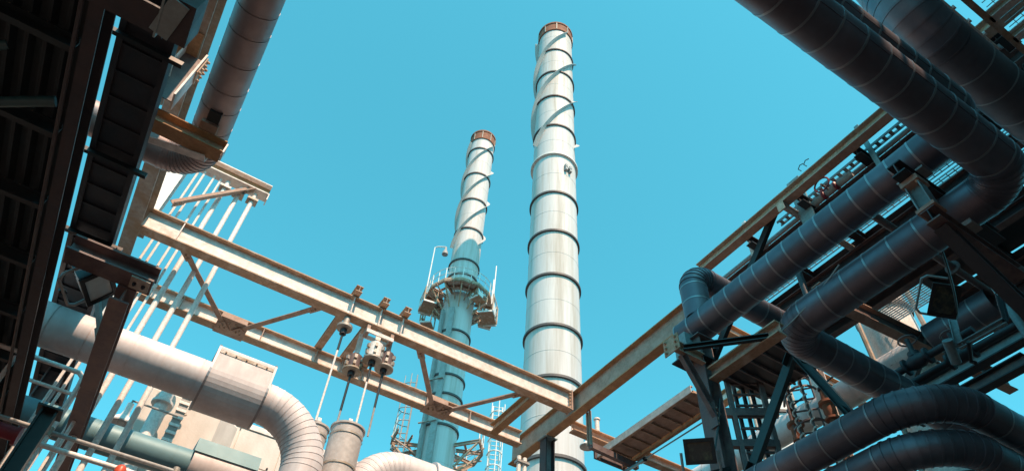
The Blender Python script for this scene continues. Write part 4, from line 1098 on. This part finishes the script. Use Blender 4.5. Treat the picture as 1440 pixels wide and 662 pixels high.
# beams below the platform on the right
for p0, p1, d, mt, lb in (
        (at(1150, 410, Z=8.9), at(1420, 541, Z=8.9), 0.36, ('plum', 'brown'), 'brown underslung beam running to the right edge below the dark floodlight'),
        (at(1262, 570, Z=6.9), at(1440, 470, Z=6.9), 0.22, ('bluegrey', 'dark'), 'teal-grey beam rising to the right edge above the lowest pipes'),
        (at(1290, 590, Z=7.1), at(1445, 505, Z=7.1), 0.22, ('plum', 'dark'), 'plum beam just below the teal-grey beam at the right edge'),
        ):
    girder('steel_beam', lb, p0, p1, d, 0.2, mt, 'beam')
p0 = at(1296, 440, Z=8.6)
heavy_brace('plum upright strut in front of the white vessel, right', at(1302, 468, X=12.0), at(1268, 560, X=12.0), 0.2, 'plum')
th = Thing('insulated_pipe', 'brownish lagged pipe crossing in front of the white vessel at the right', 'pipe', (13, 6, 8.5))
a = at(1275, 560, Z=8.9); b = at(1345, 470, Z=8.9)
clad_pipe(th, [Vector((12.0, 3.2, 8.9)) , Vector((12.0, 4.5, 8.9))], 0.3, 0.5, 0.5, 'clad', 8, 2.2)

def service_pipe(label, pts, r, mt, flanges=()):
    t = Thing('service_pipe', label, 'pipe', pts[0])
    for p0, p1 in zip(pts[:-1], pts[1:]):
        t.part('pipe_length', MB().tube([p0, p1], r, 10), mt)
    for p in pts[1:-1]:
        t.part('elbow', MB().lathe(Vector(p) - Vector((0, 0, r * 1.25)), [(0, r * 0.6), (r * 0.5, r * 1.25), (r * 2, r * 1.25), (r * 2.5, r * 0.6)], 12), mt)
    for f_ in flanges:
        p0 = Vector(pts[0]); p1 = Vector(pts[1]); d_ = (p1 - p0).normalized(); p = p0 + (p1 - p0) * f_
        t.part('flange', MB().lathe(p, [(0, r * 1.9), (0.04, r * 1.9)], 14, axis=d_), mt)
service_pipe('thin dark service pipe under the joists, left of the large floodlight', [(8.9, 1.0, 9.7), (8.9, 4.9, 9.7), (8.9, 4.9, 7.6), (11.5, 4.9, 7.6)], 0.06, 'dark', (0.3, 0.7))
service_pipe('plum service pipe crossing under the joists to the right edge', [(8.4, 3.2, 9.2), (13.5, 3.2, 9.2), (13.5, 3.2, 6.0)], 0.07, 'plum', (0.25, 0.5, 0.75))
service_pipe('blue-grey service pipe rising beside the large floodlight', [(9.4, 2.4, 5.0), (9.4, 2.4, 8.7), (13.0, 2.4, 8.7)], 0.055, 'bluegrey', (0.5, 0.8))
for lb, p0, p1, sag, r_ in (('black cable drooping between the trestle and the large floodlight', at(1306, 300, Z=6.2), at(1345, 448, Z=6.6), 0.25, 0.014),
                         ('grey cable drooping under the upper clad pipe to the front column', at(1180, 372, Z=6.5), at(1012, 520, Z=6.2), 0.22, 0.011),
                         ('black cable looping from the lower floodlight up the front column', at(1000, 650, Y=5.25), at(1012, 560, Y=5.2), 0.10, 0.012)):
    pts = [p0.lerp(p1, j / 14) - Vector((0, 0, sag * 4 * (j / 14) * (1 - j / 14))) for j in range(15)]
    single('cable', MB().tube(pts, r_, 6), 'black' if lb[0] == 'b' else 'grey', lb, 'cable', p0)
for k, (px, py, lb) in enumerate(((1352, 500, 'dark gate valve under the grey lamp frame, right'), (1290, 508, 'dark gate valve left of the grey lamp frame'))):
    c = at(px, py, Z=6.6)
    t = Thing('gate_valve', lb, 'valve', c)
    t.part('body', MB().lathe(c - Vector((0, 0.2, 0)), [(0, 0.13), (0.04, 0.13), (0.05, 0.07), (0.13, 0.11), (0.27, 0.11), (0.35, 0.07), (0.36, 0.13), (0.4, 0.13)], 16, axis=(0, 1, 0)), 'dark')
    t.part('bonnet', MB().lathe(c, [(0.08, 0.09), (0.16, 0.09), (0.17, 0.04), (0.42, 0.035)], 12), 'dark')
    t.part('handwheel', MB().tube([c + Vector((math.cos(a) * 0.13, math.sin(a) * 0.13, 0.4)) for a in [2 * math.pi * j / 16 for j in range(17)]], 0.014, 6), 'plum')
    t.part('pipe_stub', MB().tube([c - Vector((0, 0.9, 0)), c + Vector((0, 0.9, 0))], 0.06, 10), 'dark')

# ------------------------------------------------------------------ grating platform in the top right corner
GZ = 9.65
th = Thing('mesh_platform', 'brown framed wire mesh platform in the top right corner', 'platform', (9, -1, GZ))
th.part('edge_beam', MB().channel((5.0, 0.10, GZ), (14, 0.10, GZ), 0.18, 0.09, 1), ['brown', 'rust'])
th.part('edge_beam', MB().channel((5.0, -2.4, GZ), (14, -2.4, GZ), 0.18, 0.09, -1), ['brown', 'rust'])
bx = [5.2, 6.35, 7.55, 8.1, 9.3, 10.5, 11.7]
for x in bx:
    th.part('cross_beam', MB().ibeam((x, -2.35, GZ), (x, 0.05, GZ), 0.18, 0.12), ['rust', 'cream'])
def mesh_panel(dx, dy):
    b = MB(); x = 0.0
    while x <= dx + 1e-4:
        b.box((x - 0.005, 0, 0), (x + 0.005, dy, 0.01)); x += 0.11
    y = 0.0
    while y <= dy + 1e-4:
        b.box((0, y - 0.005, 0.011), (dx, y + 0.005, 0.021)); y += 0.11
    x = 0
    return b
for x0, x1 in zip(bx[:-1], bx[1:]):
    th.part('mesh_panel', mesh_panel(x1 - x0 - 0.02, 2.3).__class__() if False else (lambda b: b)(mesh_panel(x1 - x0 - 0.02, 2.3)), 'grate').location = Vector((x0 + 0.01, -2.33, GZ + 0.1))
th = Thing('conduit', 'white conduit with clips along the mesh platform edge, top right', 'conduit', (6.5, 0.25, GZ - 0.2))
th.part('tube', MB().tube([(5.2, 0.26, GZ - 0.12), (8.02, 0.26, GZ - 0.12)], 0.03, 8), 'white')
th.part('tube', MB().tube([(5.2, 0.36, GZ - 0.12), (7.95, 0.36, GZ - 0.12)], 0.02, 8), 'black')
for x in (6.9, 7.25, 7.6):
    th.part('clip', MB().box((x, 0.2, GZ - 0.15), (x + 0.04, 0.4, GZ - 0.085)), 'white')
th.part('end_box', MB().box((8.0, 0.2, GZ - 0.17), (8.16, 0.38, GZ - 0.03)), 'plum')
th.part('loose_cable', MB().tube([(8.1, 0.38, GZ - 0.12), (8.35, 0.46, GZ - 0.2), (8.6, 0.44, GZ - 0.24), (8.72, 0.3, GZ - 0.18), (8.55, 0.2, GZ - 0.08)], 0.012, 6), 'black')

# ------------------------------------------------------------------ far plant seen through the gaps on the right
def vessel(label, px, Yd, r, ztop, rings_, mt='white'):
    q = at(*px, Y=Yd)
    th = Thing('vessel', label, 'vessel', (q.x, Yd, -EYE))
    cuts = [-EYE] + rings_ + [ztop]
    for a, b in zip(cuts[:-1], cuts[1:]):
        th.part('shell_section', MB().lathe((q.x, Yd, a), [(0, r), (b - a, r)], 40, caps=False), mt)
    for z in rings_:
        th.part('ring', MB().lathe((q.x, Yd, z), [(-0.05, r), (-0.05, r + 0.06), (0.05, r + 0.06), (0.05, r)], 40, caps=False), 'ring')
    th.part('dome', MB().lathe((q.x, Yd, ztop), [(0, r), (r * 0.2, r * 0.95), (r * 0.38, r * 0.75), (r * 0.5, r * 0.4), (r * 0.53, 0.05)], 40), mt)
    nz = th.part('nozzle', MB().tube([(q.x, Yd, ztop + r * 0.5), (q.x, Yd, ztop + r * 0.5 + 0.5)], 0.15, 14), mt)
    th.part('nozzle_flange', MB().lathe((q.x, Yd, ztop + r * 0.5 + 0.45), [(0, 0.25), (0.06, 0.25)], 16), 'galv', nz)
    for k in range(3):
        a = 0.6 + k * 2.1
        th.part('pipe_riser', MB().tube([(q.x + math.cos(a) * (r + 0.15), Yd + math.sin(a) * (r + 0.15), -EYE), (q.x + math.cos(a) * (r + 0.15), Yd + math.sin(a) * (r + 0.15), ztop - 0.5)], 0.06, 8), 'galv')
    return th
vessel('white upright vessel behind the ladder tower, right of the front column', (1080, 545), 12.2, 0.62, 15.0, [6.0, 10.5, 13.2])
vessel('large white vessel with a dark ring behind the right-hand pipes', (1262, 488), 5.95, 0.60, 12.4, [7.0, 9.75, 11.4])
th = Thing('insulated_pipe', 'pale horizontal pipe far back, behind the rusty valves on the right', 'pipe', (14.4, 8, 10.4))
clad_pipe(th, [(13.45, 4.0, 9.85), (13.45, 15.0, 9.85)], 0.33, 0.5, 0.6, 'cladlite', 8, 2.2)
girder('steel_beam', 'brown beam under the far pale pipe on the right', (13.6, 4.0, 9.2), (13.6, 15, 9.2), 0.26, 0.2, ('brown', 'ochre'), 'beam')
girder('steel_beam', 'tan beam slanting behind the gratings, right of centre', (10.9, 8.9, 12.0), (17, 8.9, 12.0), 0.32, 0.26, ('cream', 'ochre'), 'beam')
girder('steel_beam', 'tan beam beyond the lower pipe elbow on the right', (12.6, 4.6, 11.0), (12.6, 11.0, 11.0), 0.32, 0.26, ('cream', 'ochre'), 'beam')
hcolumn('steel_column', 'tan upright behind the lower pipe elbow on the right', 12.9, 7.6, -EYE, 10.9, 0.26, 0.26, ('ochre', 'cream'))
for k, (px, py, lb) in enumerate(((1121, 604, 'rusty relief valve, left of two above the lowest clad pipe'), (1166, 574, 'rusty relief valve, right of two above the lowest clad pipe'))):
    c = at(px, py, X=12.6)
    th = Thing('relief_valve', lb, 'valve', c)
    th.part('body', MB().lathe(c + Vector((0, 0, -0.3)), [(0, 0.16), (0.05, 0.16), (0.06, 0.1), (0.2, 0.14), (0.36, 0.14), (0.4, 0.2), (0.46, 0.2), (0.47, 0.1), (0.75, 0.09), (0.8, 0.05)], 16), 'redrust')
    th.part('bonnet', MB().lathe(c + Vector((0, 0, 0.5)), [(0, 0.11), (0.05, 0.11), (0.07, 0.06), (0.28, 0.06), (0.3, 0.02)], 12), 'dark')
    th.part('stem_pipe', MB().tube([c + Vector((0, 0, -2.0)), c + Vector((0, 0, -0.28))], 0.08, 10), 'redrust')
    th.part('side_lever', MB().bar(c + Vector((0, 0, 0.62)), c + Vector((0.1, -0.35, 0.75)), 0.03, 0.03), 'dark')
caged_ladder('caged_ladder', 'dark caged ladder between the black braces on the right', at(1128, 560, X=13.0) * 1.0 - Vector((0, 0, at(1128, 560, X=13.0).z)), 5, 12.5, (-0.8, -0.6, 0), 0.6, True, 'plum', 0.04)
for k, (px, py) in enumerate(((1112, 560), (1128, 545))):
    q = at(px, py, X=12.2)
    t = Thing('coiled_hose', ('white striped hose hanging between the black braces, %s of two' % ('left', 'right')[k]), 'hose', (q.x, q.y, 6.5), 'striped hoses')
    pts = [(q.x + 0.05 * math.cos(j * 0.9), q.y + 0.05 * math.sin(j * 0.9), 6.8 + j * 0.03) for j in range(110)]
    t.part('coil', MB().tube(pts, 0.022, 5), 'white')
    t.part('core', MB().tube([(q.x, q.y, 6.5), (q.x, q.y, 11.5)], 0.03, 6), 'plum')

# ------------------------------------------------------------------ unseen block added behind the viewer to shade the pipe rack on the right
th = Thing('shade_block', 'unseen tall block added behind the viewer to shade the right pipe rack', 'building', (13, -10, -EYE))
th.part('wall', MB().box((4.72, -16, -EYE), (26, -4, 19.4)), 'plum')
th.part('shade_block_side', MB().box((2.4, -12, -EYE), (3.84, -4, 19.4)), 'plum')  # gap beside it shaped to let a stripe of sun onto the pipe
th.part('shade_slot_base', MB().box((3.84, -9, -EYE), (4.72, -4.5, 9.6)), 'plum')
th.part('shade_slot_mullion', MB().tube([(4.42, -4.2, -EYE), (4.42, -4.2, 19.0)], 0.05, 10), 'grey')  # upright added in the gap to break the sun stripe
th.part('parapet', MB().box((4.62, -16.1, 19.402), (26.1, -3.9, 20.0)), 'galv')
th.part('parapet', MB().box((2.3, -12.1, 19.402), (3.94, -3.9, 20.0)), 'galv')
for i in range(9):
    for j in range(5):
        w = th.part('window', MB().box((5.0 + i * 2.3, -3.998, 1.2 + j * 3.4), (6.6 + i * 2.3, -3.96, 2.9 + j * 3.4)), 'glass')
        th.part('sill', MB().box((4.9 + i * 2.3, -3.998, 1.08 + j * 3.4), (6.7 + i * 2.3, -3.85, 1.19 + j * 3.4)), 'galv', w)

# ------------------------------------------------------------------ unseen blocks added round the yard to cut off low sky light
for x0, y0, x1, y1, h, lb in ((-40, 34, 4, 44, 13, 'unseen low block added beyond the pale process building against low sky light'), (22, 40, 60, 52, 14, 'unseen long block added beyond the chimneys against low sky light'),
        (30, -4, 44, 30, 11, 'unseen block added right of the pipe rack against low sky light'), (-34, -2, -20, 30, 12, 'unseen block added left of the canopy roof against low sky light'), (-34, -30, 0, -20, 12, 'unseen block added behind the viewer, to the left, against low sky light')):
    th = Thing('low_sky_block', lb, 'building', ((x0 + x1) / 2, (y0 + y1) / 2, -EYE))
    th.part('wall', MB().box((x0, y0, -EYE), (x1, y1, h - EYE)), 'brown')
    th.part('roof', MB().box((x0 - 0.3, y0 - 0.3, h - EYE + 0.002), (x1 + 0.3, y1 + 0.3, h - EYE + 0.4)), 'dark')
